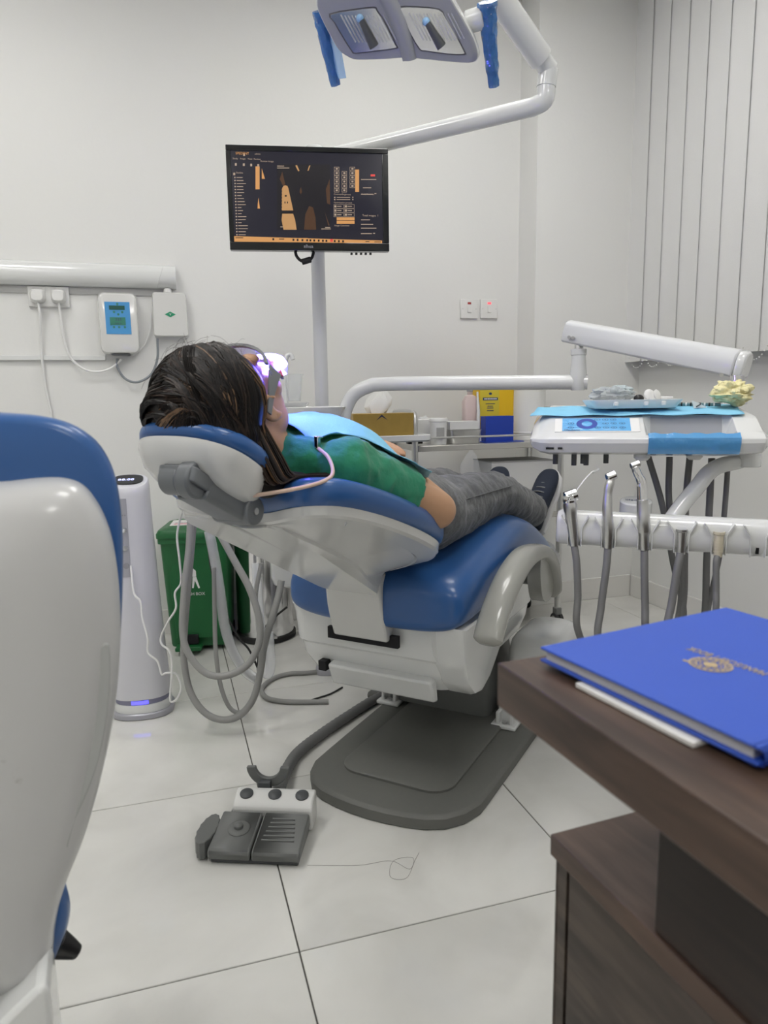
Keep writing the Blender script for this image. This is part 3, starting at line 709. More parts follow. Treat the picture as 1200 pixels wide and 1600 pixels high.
# shoes
for s in (-1, 1):
    a = AN[s]; ang = math.radians(58 if s == 1 else 52); fd = Vector((math.cos(ang), .10 * (1 if s == -1 else -1), math.sin(ang))).normalized()      # toe direction
    sd = Vector((0, 0, 1)).cross(fd).normalized(); dn = fd.cross(sd) * 1.0          # dn: from instep to sole
    if dn.x < 0: dn = -dn
    heel = a + dn * .055 - fd * .055
    mb = MB(); rings = []
    for t, hw, top, in ((-.0, .018, .035), (.012, .030, .055), (.05, .034, .092), (.09, .036, .080), (.13, .040, .062), (.17, .043, .050), (.205, .040, .042), (.228, .030, .034), (.24, .014, .022)):
        rings.append([heel + fd * t + sd * x - dn * (top / 2 + y - .0) for x, y in sup(hw, top / 2, 2.4, 20)])
    so = build(mb.loft(rings), 'shoe', NAVY, pt, sub=1)
    mb = MB(); rings = []
    for t, hw in ((-.004, .016), (.006, .030), (.05, .037), (.10, .036), (.15, .043), (.19, .044), (.22, .036), (.245, .014)):
        rings.append([heel + fd * t + sd * x + dn * (.010 + y) for x, y in rrect(hw, .011, .008, 2)])
    build(mb.loft(rings), 'sole', SOLE, so)
    for k in range(5):
        t = .085 + .021 * k; top = .080 - (t - .09) * .46; c = heel + fd * t - dn * (top + .001)
        build(MB().tube(cr([c + sd * .024 + dn * .010, c + sd * .010 - dn * .002, c - sd * .010 - dn * .002, c - sd * .024 + dn * .010], 4), .0028, 6), 'lace', GREY, so)
    c = heel + fd * .055
    build(MB().tube(cr([c + sd * .036 - dn * .03, c + sd * .030 - dn * .087 + fd * .018, c - dn * .100 + fd * .026, c - sd * .030 - dn * .087 + fd * .018, c - sd * .036 - dn * .03], 5), .0035, 8), 'trim', PINK, so)
# hair
def hairpt(t, p): pass
hm = MB()
hm.ell(hd(.048, 0, -.046), (.095, .090, .086), HM)
hm.ell(L(.918, .010, .985), (.088, .098, .086)); hm.ell(L(.910, -.01, .955), (.080, .085, .070)); hm.ell(L(.912, .052, .925), (.066, .050, .055))
hm.cap(L(.935, .068, .90), L(.962, .085, .842), .036, .028); hm.cap(L(.962, .085, .845), L(1.03, .105, .838), .024, .020); hm.cap(L(1.03, .105, .838), L(1.10, .13, .828), .018, .010)
hair = remesh(build(hm, 'hair', HAIRD, pt), .007, 10)
# strands following the combed direction
rs = random.Random(3); hs_ = MB()
from mathutils.bvhtree import BVHTree
hm2 = MB(); hm2.ell((0, 0, 0), 1)
dgh = bpy.context.evaluated_depsgraph_get(); he = hair.evaluated_get(dgh); hme = he.to_mesh()
bv = BVHTree.FromPolygons([v.co.copy() for v in hme.vertices], [tuple(p.vertices) for p in hme.polygons]); he.to_mesh_clear()
part = [hd(.085, .0, .055), hd(.11, 0, .02), hd(.12, 0, -.03), hd(.10, .01, -.08)]
LOCKS = 95
for lk in range(LOCKS):
    q0 = rs.random(); side = 1 if rs.random() < .72 else -1; gl = rs.gauss(0, .16); swl = rs.gauss(0, .012); phl = rs.random() * 6
    lock_lift = rs.uniform(0, .010); tone = rs.random(); e_r = (rs.gauss(0, .02), rs.gauss(0, .02))
    for i in range(20):
        q = min(max(q0 + rs.gauss(0, .012), 0), .999); f = q * 2.999; k = int(f); root = part[k] + (part[k + 1] - part[k]) * (f - k)
        if side == 1:
            end = [L(.82, -.03, .92), L(.85, .06, .90), L(.90, .09, .89), L(.945, .10, .865)]
            g = (1 - q) * .75 + gl + rs.gauss(0, .022) + .12; g = min(max(g, 0), .999) * 2.999; kk = int(g); e = end[kk] + (end[kk + 1] - end[kk]) * (g - kk)
        else:
            e = L(.82 + .15 * (1 - q) + e_r[0] + rs.gauss(0, .004), -.11 + e_r[1] + rs.gauss(0, .004), .89)
        mid = (root + e) / 2 + L(-.03, .05 * side, .06)
        pts = []; m = 12; lift = rs.uniform(.0, .0025); sway = swl + rs.gauss(0, .002); ph = phl + rs.gauss(0, .15)
        for t in range(m):
            tt = t / (m - 1); p = root * (1 - tt) ** 2 + mid * 2 * tt * (1 - tt) + e * tt * tt
            p = p + L(math.sin(tt * 4 + ph) * sway, math.cos(tt * 3 + ph) * sway, 0)
            h, nn, _, _ = bv.find_nearest(p)
            if h is None: continue
            if (h - L(.93, 0, .94)).dot(nn) < 0: nn = -nn
            pts.append(h + nn * (lift + .0005 + lock_lift * math.sin(math.pi * min(1, tt * 1.05)) * (.6 + .4 * rs.random())))
        if len(pts) < 6 or max((pts[q_ + 1] - pts[q_]).length for q_ in range(len(pts) - 1)) > .045: continue
        r = rs.uniform(.0006, .0013)
        hs_.mi = 2 if (tone > .90 and rs.random() < .38) else (1 if rs.random() < (.45 if tone > .6 else .12) else 0)
        hs_.tube(pts, [r * .8] + [r] * (len(pts) - 3) + [r * .6, r * .2], 4, cap=False)
for i in range(160):          # long lock under the neck
    a = min(max(rs.gauss(0, .014), -.022), .020); b = min(max(rs.gauss(0, .009), -.015), .015); hs_.mi = 1 if rs.random() < .55 else (2 if rs.random() < .15 else 0)
    pts = cr([L(.93 + a, .088 + b * .5, .925 + b), L(.945 + a, .104 + b, .878 + a * .4), L(.962 + a, .112 + b, .850 + a * .3), L(1.005 + a, .118 + b, .848 + b * .4), L(1.07 + a, .135 + b * 1.2, .842 + b * .5), L(1.13 + a * 1.5, .158 + b * 1.6, .838 + b * .4)], 3)
    r = rs.uniform(.0009, .0018); hs_.tube(pts, [r] * (len(pts) - 2) + [r * .6, r * .2], 4, cap=False)
for i in range(70):           # loose flyaway hairs
    th = rs.uniform(-.4, 2.6); c = L(.925, 0, .96); d = Vector((-math.cos(th) * .8, rs.uniform(-.8, .5), math.sin(th)))
    h, nn, _, _ = bv.find_nearest(c + d.normalized() * .2)
    t_ = nn.cross(Vector((rs.gauss(0, 1), rs.gauss(0, 1), rs.gauss(0, 1)))).normalized(); hs_.mi = 1
    l = rs.uniform(.02, .05); pts = [h, h + nn * l * .18 + t_ * l * .4, h + nn * l * .28 + t_ * l * .8, h + nn * l * .2 + t_ * l * 1.2]
    hs_.tube(cr(pts, 3), .00022, 3, cap=False)
build(hs_, 'hair_strands', [HAIRD, HAIRM, HAIRL], pt, kind='stuff', label='dark brown hair with lighter streaks')
# goggles
gg = thing('safety_goggles', 'grey-framed protective goggles with red side shields worn by the patient', 'goggles', CB, math.pi / 4)
def band(r0, n0, up0, h, th, half=True):
    mb = MB(); rings = []
    for k in range(17):
        a = math.radians(-78 + 156 * k / 16); c = math.cos(a); s_ = math.sin(a)
        p = hd(0, s_ * r0, n0 + c * .050); o_ = (N * c + R3 * s_).normalized()
        rings.append([p + U * (up0 + y) + o_ * x for x, y in ((-th, -h), (th, -h), (th, h), (-th, h))])
    return mb.loft(rings)
build(band(.078, .052, .012, .022, .0012), 'lens', LENS, gg)
build(band(.0785, .053, .037, .0035, .003), 'frame', GOGG, gg, bevel=.001)
build(band(.0785, .053, -.012, .0025, .0025), 'frame_rim', GOGG, gg, bevel=.001)
for s in (-1, 1):
    t_ = build(MB().loft([[hd(up + y, s * rr + x, n) for x, y in ((-.002, -hh), (.002, -hh), (.002, hh), (-.002, hh))] for n, up, rr, hh in ((.064, .018, .0815, .017), (.05, .018, .083, .014), (.02, .014, .084, .008), (-.012, .006, .084, .006))]), 'temple_arm', GOGG, gg, bevel=.001)
    build(MB().loft([[hd(.010 + y, s * rr + x, n) for x, y in ((-.001, -.02), (.001, -.02), (.001, .02), (-.001, .02))] for n, rr in ((.066, .079), (.085, .066))]), 'side_shield', CURERED, gg)
# curing light over the mouth
cl = thing('curing_light', 'small light bar glowing bright blue just in front of the patient mouth', 'lamp', CB, math.pi / 4)
c0 = hd(-.066, 0, .112)
build(MB().loft([[c0 + R3 * (x + 0) + U * y + N * (n - 2.5 * x * x) for x, y in rrect(.034 * s, .012 * s, .008, 3)] for n, s in ((0, 1), (.010, 1), (.016, .9))]), 'housing', GLOSSW, cl)
build(MB().loft([[c0 + R3 * (x + 0) + U * y + N * (n - 2.5 * x * x) for x, y in rrect(.031 * s, .010 * s, .007, 3)] for n, s in ((-.0005, 1), (-.004, .95))]), 'led_strip', CURE, cl)
build(MB().tube(cr([hd(-.030, -.02, .116), hd(-.026, .02, .116), hd(-.020, .05, .108), hd(-.016, .068, .094)], 5), .0065, 12), 'glow_tube', CURE, cl)
# paper bib
def chest(u, w):
    w -= PO
    for i in range(len(TOR) - 1):
        if TOR[i][0] <= u <= TOR[i + 1][0]:
            t = (u - TOR[i][0]) / (TOR[i + 1][0] - TOR[i][0]); a = [TOR[i][k] + (TOR[i + 1][k] - TOR[i][k]) * t for k in range(4)]; break
    else: a = TOR[0] if u < TOR[0][0] else TOR[-1]
    x = min(abs(w) / (a[2] + .012), 1); return a[1] + (a[3] + .012) * (1 - x ** 2.3) ** (1 / 2.3)
def drape(u, w):
    z = chest(u, w); t = min(max((u - 1.112) / .246, 0), 1)
    wc = PO + .142 + .075 * t; zc = .862 - .112 * t; q = .057 ** 2 - (w - wc) ** 2
    if q > 0: z = max(z, zc + math.sqrt(q))
    return z
nb = 28; mb = MB(); grid = []; zz = {}
near = [(1.07, .105), (1.13, .142), (1.19, .165), (1.235, .232), (1.30, .238), (1.36, .20)]
def wn_(u):
    for (a, b), (c, d) in zip(near, near[1:]):
        if u <= c: return b + (d - b) * max(0, (u - a) / (c - a))
    return near[-1][1]
for i in range(nb + 1):
    for j in range(nb + 1):
        a, b = i / nb, j / nb
        u = 1.085 + .235 * a + .03 * b * a; w = -.15 + (wn_(u) + .15) * b
        zz[i, j] = [u, w, drape(u, w)]
for it in range(3):
    nz = {}
    for (i, j), (u, w, z) in zz.items():
        q = [zz[k][2] for k in ((i - 1, j), (i + 1, j), (i, j - 1), (i, j + 1)) if k in zz]
        nz[i, j] = max(z - .0, .5 * z + .5 * sum(q) / len(q))
    for k in zz: zz[k][2] = nz[k]
for i in range(nb + 1):
    for j in range(nb + 1):
        u, w, z = zz[i, j]; a, b = i / nb, j / nb
        grid.append(L(u, w, z + .007 + .0015 * math.sin(a * 9 + b * 4) + .003 * math.exp(-((b - .52) / .03) ** 2) - .003 * math.exp(-((a - .5) / .04) ** 2)))
mb.add(grid, [(i * (nb + 1) + j, (i + 1) * (nb + 1) + j, (i + 1) * (nb + 1) + j + 1, i * (nb + 1) + j + 1) for i in range(nb) for j in range(nb)])
bib = thing('paper_bib', 'light blue paper bib spread over the green T-shirt', 'bib', CB, math.pi / 4)
bo_ = build(mb, 'sheet', PAPERB, bib); m_ = bo_.modifiers.new('thick', 'SOLIDIFY'); m_.thickness = .0012
bc = thing('bib_chain', 'peach rubber bib cord with a metal clip at the collar', 'bib cord', CB, math.pi / 4)
k0 = L(1.075, .115, .905)
build(MB().box(k0, (.010, .008, .022)).box(k0 + Vector((.004, 0, .008)), (.016, .010, .004)), 'clip', CHROME, bc, bevel=.001)
build(MB().tube(cr([k0 + Vector((0, 0, -.01)), L(1.055, .150, .880), L(1.02, .180, .857), L(.985, .180, .846), L(.955, .145, .836), L(.925, .085, .826)], 8), .0034, 8), 'cord', PEACH, bc)
# ------------------------------------------------------------------ cuspidor unit with the monitor pole
def rotz(deg): return Matrix.Rotation(math.radians(deg), 3, 'Z')
PC = D(503, 630, 2.50)
cu_c = Vector((PC.x - .03, PC.y - .03, 0))
cu = thing('cuspidor_unit', 'white spittoon unit with tall pole standing behind the patient', 'spittoon unit', cu_c, math.radians(-17))
build(MB().loft([[Vector((x, y, z)) for x, y in rrect(.165 - s, .13 - s, .05, 5)] for z, s in ((.34, .03), (.352, .008), (.38, 0), (.80, 0), (.85, .01), (.865, .03))]), 'body', GLOSSW, cu)
build(MB().loft([[Vector((x + .07, y + .03, z)) for x, y in rrect(.075 - s, .06 - s, .03, 4)] for z, s in ((.001, -.02), (.02, -.02), (.03, 0), (.345, 0))]), 'leg', SILVERP, cu)
bc_ = to_local(cu, D(492, 640, 2.36)); bc_.z = 0
prof = [(.03, .868), (.05, .875), (.075, .905), (.098, .945), (.102, .955), (.099, .957), (.094, .95), (.07, .915), (.04, .892), (.001, .885)]
build(MB().lathe(prof, (bc_.x, bc_.y, 0), n=36), 'bowl', mat('ceramic', (.78, .78, .77), .1, coat=.5), cu)
sp = [to_local(cu, D(x, y, 2.36)) for x, y in ((447, 655), (447, 590), (446, 567), (449, 556), (455, 555), (458, 562))]
build(MB().tube(cr(sp, 6), .0075, 10), 'cup_filler', GLOSSW, cu)
ct = to_local(cu, D(462, 633, 2.36))
build(MB().loft([[ct + Vector((x * s, y * s, z)) for x, y in rrect(.042, .04, .012, 3)] for z, s in ((-.006, .8), (0, .95), (.008, 1), (.008, .94), (.003, .9), (.003, .05))]).cyl(ct + Vector((0, 0, -.035)), ct + Vector((0, 0, -.005)), .012), 'cup_tray', GLOSSW, cu)
pl = to_local(cu, PC)
build(MB().cyl((pl.x, pl.y, .86), (pl.x, pl.y, 1.70), .0235, n=24), 'pole', mat('pole_paint', (.56, .57, .58), .3, coat=.2), cu)
build(MB().lathe([(.045, .862), (.045, .875), (.032, .885)], (pl.x, pl.y, 0)), 'pole_collar', GLOSSW, cu)
# holder for the suction hoses
hp = [to_local(cu, D(x, y, dd)) for x, y, dd in ((300, 800, 2.10), (360, 800, 2.14), (430, 800, 2.2), (480, 800, 2.3))]
build(MB().tube(cr(hp, 6), .02, 12), 'hose_holder', GLOSSW, cu)
cpw = D(460, 627, 2.36)
solo(MB().lathe([(.020, 0), (.0205, .001), (.031, .085), (.0325, .085), (.0325, .088), (.030, .088), (.0195, .003), (.001, .003)], cpw, n=28), 'plastic_cup', CLEAR, 'clear plastic cup standing on the small spittoon tray', 'cup', base=cpw)

# ------------------------------------------------------------------ hoses behind the chair
def z8(pts, d): return [D(160 + x / 3, 720 + y / 3, dd) for (x, y), dd in zip(pts, d if hasattr(d, '__len__') else [d] * len(pts))]
def lift(ps, zmin): return [Vector((p.x, p.y, max(p.z, zmin))) for p in ps]
def hose(name, pts, d, r, m, label, cat='hose', zmin=None, n=10):
    return solo(MB().tube(cr(lift(z8(pts, d), r + .0015 if zmin is None else zmin), 8), r, n), name, m, label, cat)
hose('suction_hose', [(415, 250), (405, 420), (385, 600), (376, 800), (405, 905), (470, 985), (540, 1010), (620, 995), (690, 945), (735, 850), (735, 740), (690, 600), (620, 470), (555, 350)], [2.08] * 14, .0105, HOSE, 'grey suction hose making the upper of two hanging loops')
hose('suction_hose', [(430, 250), (415, 430), (398, 620), (382, 840), (385, 960), (415, 1090), (480, 1180), (560, 1214), (640, 1195), (705, 1120), (738, 1000), (760, 860), (795, 740), (826, 630), (840, 560)], [2.12] * 15, .0105, HOSE, 'grey suction hose making the lower loop that touches the floor', zmin=.012)
hose('thin_hose', [(523, 500), (526, 700), (532, 900), (556, 1060), (600, 1160), (655, 1175), (710, 1110), (740, 960), (735, 800), (718, 640), (745, 480)], [2.20] * 11, .007, HOSE, 'thinner grey hose looping low beside the spittoon leg', zmin=.009)
hose('clear_sleeve', [(500, 330), (530, 480), (552, 620), (575, 780), (615, 900), (670, 985), (730, 1030)], [2.24] * 7, .016, FILMC, 'clear plastic sleeve hanging over a hose behind the chair', 'sleeve', zmin=.02)
hose('sleeved_hose', [(498, 330), (528, 480), (550, 620), (573, 780), (613, 900), (668, 985), (728, 1030)], [2.24] * 7, .008, HOSE, 'grey hose inside the clear plastic sleeve', zmin=.02)
hose('clear_sleeve', [(720, 480), (728, 620), (740, 760), (755, 900), (768, 1000), (790, 960), (780, 800)], [2.30] * 7, .015, FILMC, 'crumpled clear plastic sleeve dangling by the steel bin', 'sleeve', zmin=.02)
hose('black_cable', [(497, 380), (505, 480), (530, 580), (575, 710), (640, 830), (690, 890), (745, 1010)], [2.30] * 7, .0035, RUBBER, 'black cable hanging slack behind the suction hoses', 'cable', zmin=.006)
hose('black_cable', [(865, 685), (800, 740), (752, 800), (735, 880), (728, 990), (745, 1015)], [2.36] * 6, .0035, RUBBER, 'black cable sweeping down from the spittoon body', 'cable', zmin=.006)
fl_ = lambda x, y, z=.009: P(160 + x / 3, 720 + y / 3, 2, z)
solo(MB().tube(cr([fl_(1040, 985), fl_(960, 994), (fl_(880, 998)), fl_(800, 1020), fl_(748, 1068), fl_(770, 1110), fl_(850, 1128), fl_(960, 1130), fl_(1060, 1128)], 8), .008, 10), 'floor_hose', HOSE, 'pale grey hose curled flat on the floor by the chair', 'hose')
solo(MB().tube(cr([fl_(940, 1134, .0045), fl_(1010, 1112, .0045), fl_(1070, 1092, .0045), fl_(1125, 1062, .0045)], 6), .003, 6), 'black_cable', RUBBER, 'short black cable lying on the floor by the curled hose', 'cable')

# ------------------------------------------------------------------ tower, bins
TWC = Vector((-.113, 2.318, 0))
tw = thing('tower_speaker', 'slim white tower unit with a blue glowing base beside the green bin', 'tower unit', TWC, math.radians(-6))
build(MB().loft([[Vector((x, y, z)) for x, y in sup(.096, .085, 2.6, 40)] for z in (.0005, .020)]), 'base', SILVERP, tw, bevel=.004)
build(MB().loft([[Vector((x * s, y * s, z)) for x, y in sup(.088, .078, 2.4, 40)] for z, s in ((.0202, 1), (.042, 1.0), (.046, .97))]), 'foot_ring', GLOSSW, tw)
build(MB().loft([[Vector((x, y, z)) for x, y in sup(.083, .073, 2.4, 40)] for z in (.0462, .064)]), 'glow_ring', mat('dark_lilac', (.25, .25, .35), .25), tw)
build(MB().loft([[Vector((a_ * .0845 , -abs(b_) * .0745, z)) for a_, b_ in [(math.sin(t), math.cos(t)) for t in np.linspace(-1.05, 1.05, 18)]] + [] for z in (.048, .060)], cap=False), 'led_bar', LEDB, tw)
TP = [(.0642, .089, .079), (.08, .088, .078), (.2, .080, .071), (.4, .071, .064), (.6, .0645, .059), (.72, .062, .057), (.738, .0605, .0555), (.742, .057, .052)]
def slant(z, y): return z + (y * .30 if z > .70 else 0)
build(MB().loft([[Vector((x, y, slant(z, y))) for x, y in sup(hx, hy, 2.5, 40)] for z, hx, hy in TP]), 'column', mat('tower_white', (.62, .62, .66), .3, coat=.25), tw)
build(MB().loft([[Vector((x, y + .006, .7432 + (y + .006) * .30 + dz)) for x, y in sup(.045, .036, 2.5, 32)] for dz in (0, .002)]), 'display', BLACK, tw)
text('88:88', .022, Matrix.Translation((-.005, .002, .7465)) @ Matrix.Rotation(math.radians(16), 4, 'X'), 'display_digits', LEDW, tw, .0002)
def onc(z): 
    for (a, b, c), (d_, e, f_) in zip(TP, TP[1:]):
        if a <= z <= d_: return -(c + (f_ - c) * (z - a) / (d_ - a))
    return -.06
zs = np.linspace(.455, .695, 9)
build(MB().loft([[Vector((x - .012, onc(z) + yy, z)) for x, yy in ((-.0125, -.0008), (.0125, -.0008), (.0125, .006), (-.0125, .006))] for z in zs]), 'front_strip', SILVERP, tw)
[build(MB().bb(-.020 + .006 * k, -.0165 + .006 * k, onc(.645) - .0014, onc(.645) - .0009, .643, .647), 'strip_mark', GREYI, tw, smooth=False) for k in range(3)]
for z in (.60, .545):
    j_ = build(MB().lathe([(.0085, 0), (.0085, .003), (.004, .0035), (.004, .001)], (-.012, onc(z) - .0012, z), (0, -1, 0), 16), 'jack', STEEL, tw)
build(MB().lathe([(.009, 0), (.009, .001)], (-.012, onc(.49) - .0012, .49), (0, -1, 0), 16), 'knob', GREYI, tw)
jk = FR[tw.name].inverted() @ Vector((-.012, onc(.60) - .008, .60))
z5 = lambda x, y, d: D(160 + x / 3, 720 + y / 3, d)
cp = [jk, jk + Vector((0, -.012, .0))] + [z5(x, y, d) for x, y, d in ((112, 320, 2.20), (124, 420, 2.185), (134, 500, 2.175), (148, 620, 2.16), (178, 660, 2.155), (188, 740, 2.15), (212, 830, 2.14), (215, 900, 2.135), (258, 940, 2.13), (278, 1000, 2.13), (300, 995, 2.13), (345, 1000, 2.13), (368, 1060, 2.13), (350, 1115, 2.13), (318, 1125, 2.13), (322, 1040, 2.12), (326, 950, 2.12), (312, 890, 2.12), (278, 860, 2.12), (276, 820, 2.12), (310, 750, 2.1), (345, 690, 2.1), (340, 620, 2.1), (368, 570, 2.1), (362, 470, 2.08), (350, 360, 2.06), (362, 280, 2.04), (380, 230, 2.0))]
build(MB().tube(cr(lift(cp, .006), 6), .0032, 8), 'cord', CABLEW, tw, world=True)
# green bin
gb = thing('pedal_bin', 'dark green plastic pedal bin with white litter symbol against the wall', 'bin', (.110, 2.925, 0), math.radians(-12))
BW, BD = .128, .125
def rr3(hw, hh, z, r=.02): return [Vector((x, y, z)) for x, y in rrect(hw, hh, r, 3)]
build(MB().loft([rr3(BW * .86, BD * .8, .02), rr3(BW * .88, BD * .82, .03), rr3(BW, BD, .44), rr3(BW + .008, BD + .008, .441), rr3(BW + .008, BD + .008, .462)]), 'body', GREENB, gb)
build(MB().loft([[p + Vector((0, 0, 0)) for p in rr3(BW + .012, BD + .012, .4625)], rr3(BW + .012, BD + .012, .478), rr3(BW + .004, BD + .004, .492), rr3(BW - .03, BD - .03, .502)]), 'lid', GREENB, gb)
build(MB().loft([[Vector((x * s, -BD * k - .004, z)) for x, z in [(-.085, .06), (.085, .06), (.10, .30), (.085, .38), (0, .405), (-.085, .38), (-.10, .30)]] for s, k in ((1, .86), (.97, .93))]), 'front_panel', GREENB, gb)
for x in (-.035, .03): build(MB().loft([[Vector((x + q, -.145 - y, z)) for q, z in rrect(.05 if x < 0 else .03, .008, .004, 2)] for y, in ((-.03,), (.02,))]).xf(Matrix.Translation((0, 0, .028))), 'pedal', GREENB, gb, bevel=.002) if x < 0 else None
build(MB().bb(-.06, .0, -.135, -.11, .04, .075), 'pedal_slot', DARKGAP, gb)
for s in (-1, 1): build(MB().cyl((s * .115, .07, .035), (s * .085, .07, .035), .034, n=20), 'wheel', RUBBER, gb)
build(MB().bb(-.10, .05, -.07, .06, .5025, .5035).xf(Matrix.Rotation(math.radians(4), 4, 'Z')), 'paper_label', PAPER, gb, smooth=False)
def fp(x, z, t=0): return Vector((x, -BD * .93 - .0046 - t, z))
fy = lambda z: -(BD * .93) - .0045
lg = MB()
def quad(*pp):
    lg.add([fp(x, z) for x, z in pp] + [fp(x, z, .0006) for x, z in pp], [tuple(range(len(pp), 2 * len(pp)))])
bx0, bz0 = -.055, .268
for k in range(5): x = bx0 + .004 + k * .008; quad((bx0 + .006 + k * .0064, bz0), (bx0 + .009 + k * .0064, bz0), (x + .003, bz0 + .042), (x, bz0 + .042))
for k in range(5): q = k / 4; quad((bx0 + .006 - .003 * q, bz0 + .042 * q), (bx0 + .034 + .003 * q, bz0 + .042 * q), (bx0 + .034 + .003 * q, bz0 + .042 * q + .003), (bx0 + .006 - .003 * q, bz0 + .042 * q + .003))
quad((bx0 + .004, bz0 + .05), (bx0 + .010, bz0 + .05), (bx0 + .022, bz0 + .062), (bx0 + .030, bz0 + .064), (bx0 + .014, bz0 + .064))
quad((-.045, .336), (-.02, .338), (-.008, .342), (.004, .330), (.004, .308), (-.010, .306), (-.012, .326), (-.022, .331), (-.045, .331))
quad((-.010, .305), (.004, .307), (.016, .262), (.010, .260), (-.002, .292), (-.008, .262), (-.014, .262))
quad(*[(-.014 + .008 * math.cos(t), .354 + .008 * math.sin(t)) for t in np.linspace(0, 6.28, 12, endpoint=False)])
build(lg, 'litter_symbol', WHITEI, gb, smooth=False)
text('TRASH BOX', .017, Matrix.Translation((-.012, -BD * .93 - .0052, .238)) @ RX, 'lettering', WHITEI, gb, .0002)
[build(MB().bb(-.085, .03 - .01 * k, -.052 + .014 * k, -.047 + .014 * k, .5036, .5039), 'label_line', PINK if k < 2 else GREYI, gb, smooth=False) for k in range(4)]
# steel bin
sb = thing('steel_bin', 'round polished steel bin with black base behind the hoses', 'bin', (.365, 2.925, 0))
build(MB().lathe([(.118, .0005), (.124, .004), (.124, .022), (.119, .026)], n=44), 'base', RUBBER, sb)
build(MB().lathe([(.116, .0262), (.116, .40), (.114, .402)], n=44), 'body', CHROME, sb)
build(MB().lathe([(.118, .4025), (.118, .425), (.10, .445), (.05, .455), (.001, .457)], n=44), 'lid', BLACK, sb)
build(MB().bb(-.025, .025, -.15, -.122, .03, .04), 'pedal', STEEL, sb, bevel=.003)

# ------------------------------------------------------------------ foot control
FPc = P(325, 1350, 2, 0)
fc = thing('foot_pedal', 'grey dental foot control with three buttons and a round joystick on the tiles', 'foot control', FPc, math.radians(-22))
Wd = .200
build(MB().loft([[Vector((x, y, z)) for y, z in ((.004, .001), (.004, .012), (.19, .03), (.19, .001))] for x in (.004, Wd - .004)]), 'base', DGREY, fc, bevel=.003)
for x0, x1 in ((.0, .092), (.096, Wd)):
    p_ = build(MB().loft([[Vector((x, y, z)) for y, z in ((-.004, .0125), (-.004, .030), (.006, .036), (.118, .052), (.122, .020))] for x in (x0, x0 + .004, x1 - .004, x1)]), 'pedal', GREY, fc, bevel=.004)
    zt = lambda y: .036 + (y - .006) * .143
    if x0 == 0:
        c = Vector((.052, .062, zt(.062)))
        build(MB().lathe([(.024, -.004), (.024, .002), (.020, .005), (.010, .005), (.010, .012), (.007, .015), (.001, .016)], c, (0, -.14, 1), 24), 'joystick', GREY, p_)
    else:
        for k in range(6):
            y = .030 + k * .013
            build(MB().box((.146, y, zt(y) + .001), (.072 - .004 * k, .0045, .004)), 'rib', GREY, p_, bevel=.001)
wp = build(MB().loft([[Vector((x, y, z)) for y, z in ((.124, .005), (.124, .055), (.135, .068), (.172, .078), (.185, .072), (.185, .005))] for x in (.018, .024, Wd - .002, Wd + .004)]), 'button_plate', PLASTW, fc, bevel=.004)
for x in (.045, .112, .176):
    build(MB().lathe([(.0155, 0), (.0155, .003), (.011, .006), (.001, .0065)], (x, .154, .0735), (0, -.26, 1), 20), 'button', DGREY, wp)
mb = MB()
for z0, z1, hw in ((.012, .05, .02),):
    mb.loft([[Vector((-.018 + x, .06 + y, z)) for x, y in [(c * .020 * (1 + .10 * (k % 2)), s_ * .055 * (1 + .05 * (k % 2))) for k, (c, s_) in enumerate([(math.cos(t), math.sin(t)) for t in np.linspace(0, 6.283, 28, endpoint=False)])]] for z in (.006, .020, .045)])
build(mb, 'side_knob', GREY, fc, bevel=.002)
mb = MB(); rings = []
for t in np.linspace(math.pi * 1.02, math.pi * 1.98, 16):
    c, s_ = math.cos(t), math.sin(t); o_ = Vector((c, 0, s_))
    b0 = Vector((.085, .205, .118))
    rings.append([b0 + Vector((c * r_, dy, s_ * r_)) for r_, dy in ((.030, -.006), (.052, -.006), (.052, .006), (.030, .006))])
mb.loft(rings)
hb = build(mb, 'toe_handle', GREY, fc, bevel=.002)
build(MB().box((.078, .195, .055), (.03, .02, .06)), 'handle_stem', DGREY, hb, bevel=.002)
hs0 = FR[fc.name].inverted() @ Vector((.115, .19, .05))
ph_ = [hs0, hs0 + Vector((.0, .03, -.005))] + [P(x, y, 2, .016) for x, y in ((452, 1195), (470, 1172), (505, 1145), (545, 1118), (585, 1093), (625, 1075))]
pth = cr(ph_, 12); rad = [.0145 + (.0016 if k % 2 else 0) for k in range(len(pth))]
build(MB().tube(pth, rad, 12), 'corrugated_hose', HOSED, fc, world=True)
# ------------------------------------------------------------------ monitor
MC = D(478, 310, 2.12); MA = math.radians(-10)
mo = thing('monitor', 'black monitor showing an orange-tinted dental X-ray programme on the pole', 'monitor', (MC.x, MC.y, MC.z - .18), MA)
mn = Vector((math.sin(-MA) * -1, -math.cos(MA), 0)); mn = rotz(-10) @ Vector((0, -1, 0))
def mp(x, y, off=0):                       # pixel -> monitor front plane, local coordinates
    d = Vector(ray(x, y)); o = Vector(O); t = (MC - o).dot(mn) / d.dot(mn); p = to_local(mo, o + d * t); return Vector((p.x, p.y - off, p.z))
c4 = [mp(352, 226), mp(606, 233), mp(604.5, 394), mp(357, 389.5)]
fw = (c4[1].x - c4[0].x) / 2; fx0 = (c4[0].x + c4[1].x) / 2; zt_, zb_ = (c4[0].z + c4[1].z) / 2, (c4[2].z + c4[3].z) / 2
sc = [mp(362, 235), mp(598, 241), mp(597, 381), mp(364, 377)]
sx0, sx1, sz1, sz0 = (sc[0].x + sc[3].x) / 2, (sc[1].x + sc[2].x) / 2, (sc[0].z + sc[1].z) / 2, (sc[2].z + sc[3].z) / 2
hx = fw; xa, xb = fx0 - hx, fx0 + hx
GB = mat('glossy_black', (.006, .007, .008), .12, coat=.4)
b_ = MB()
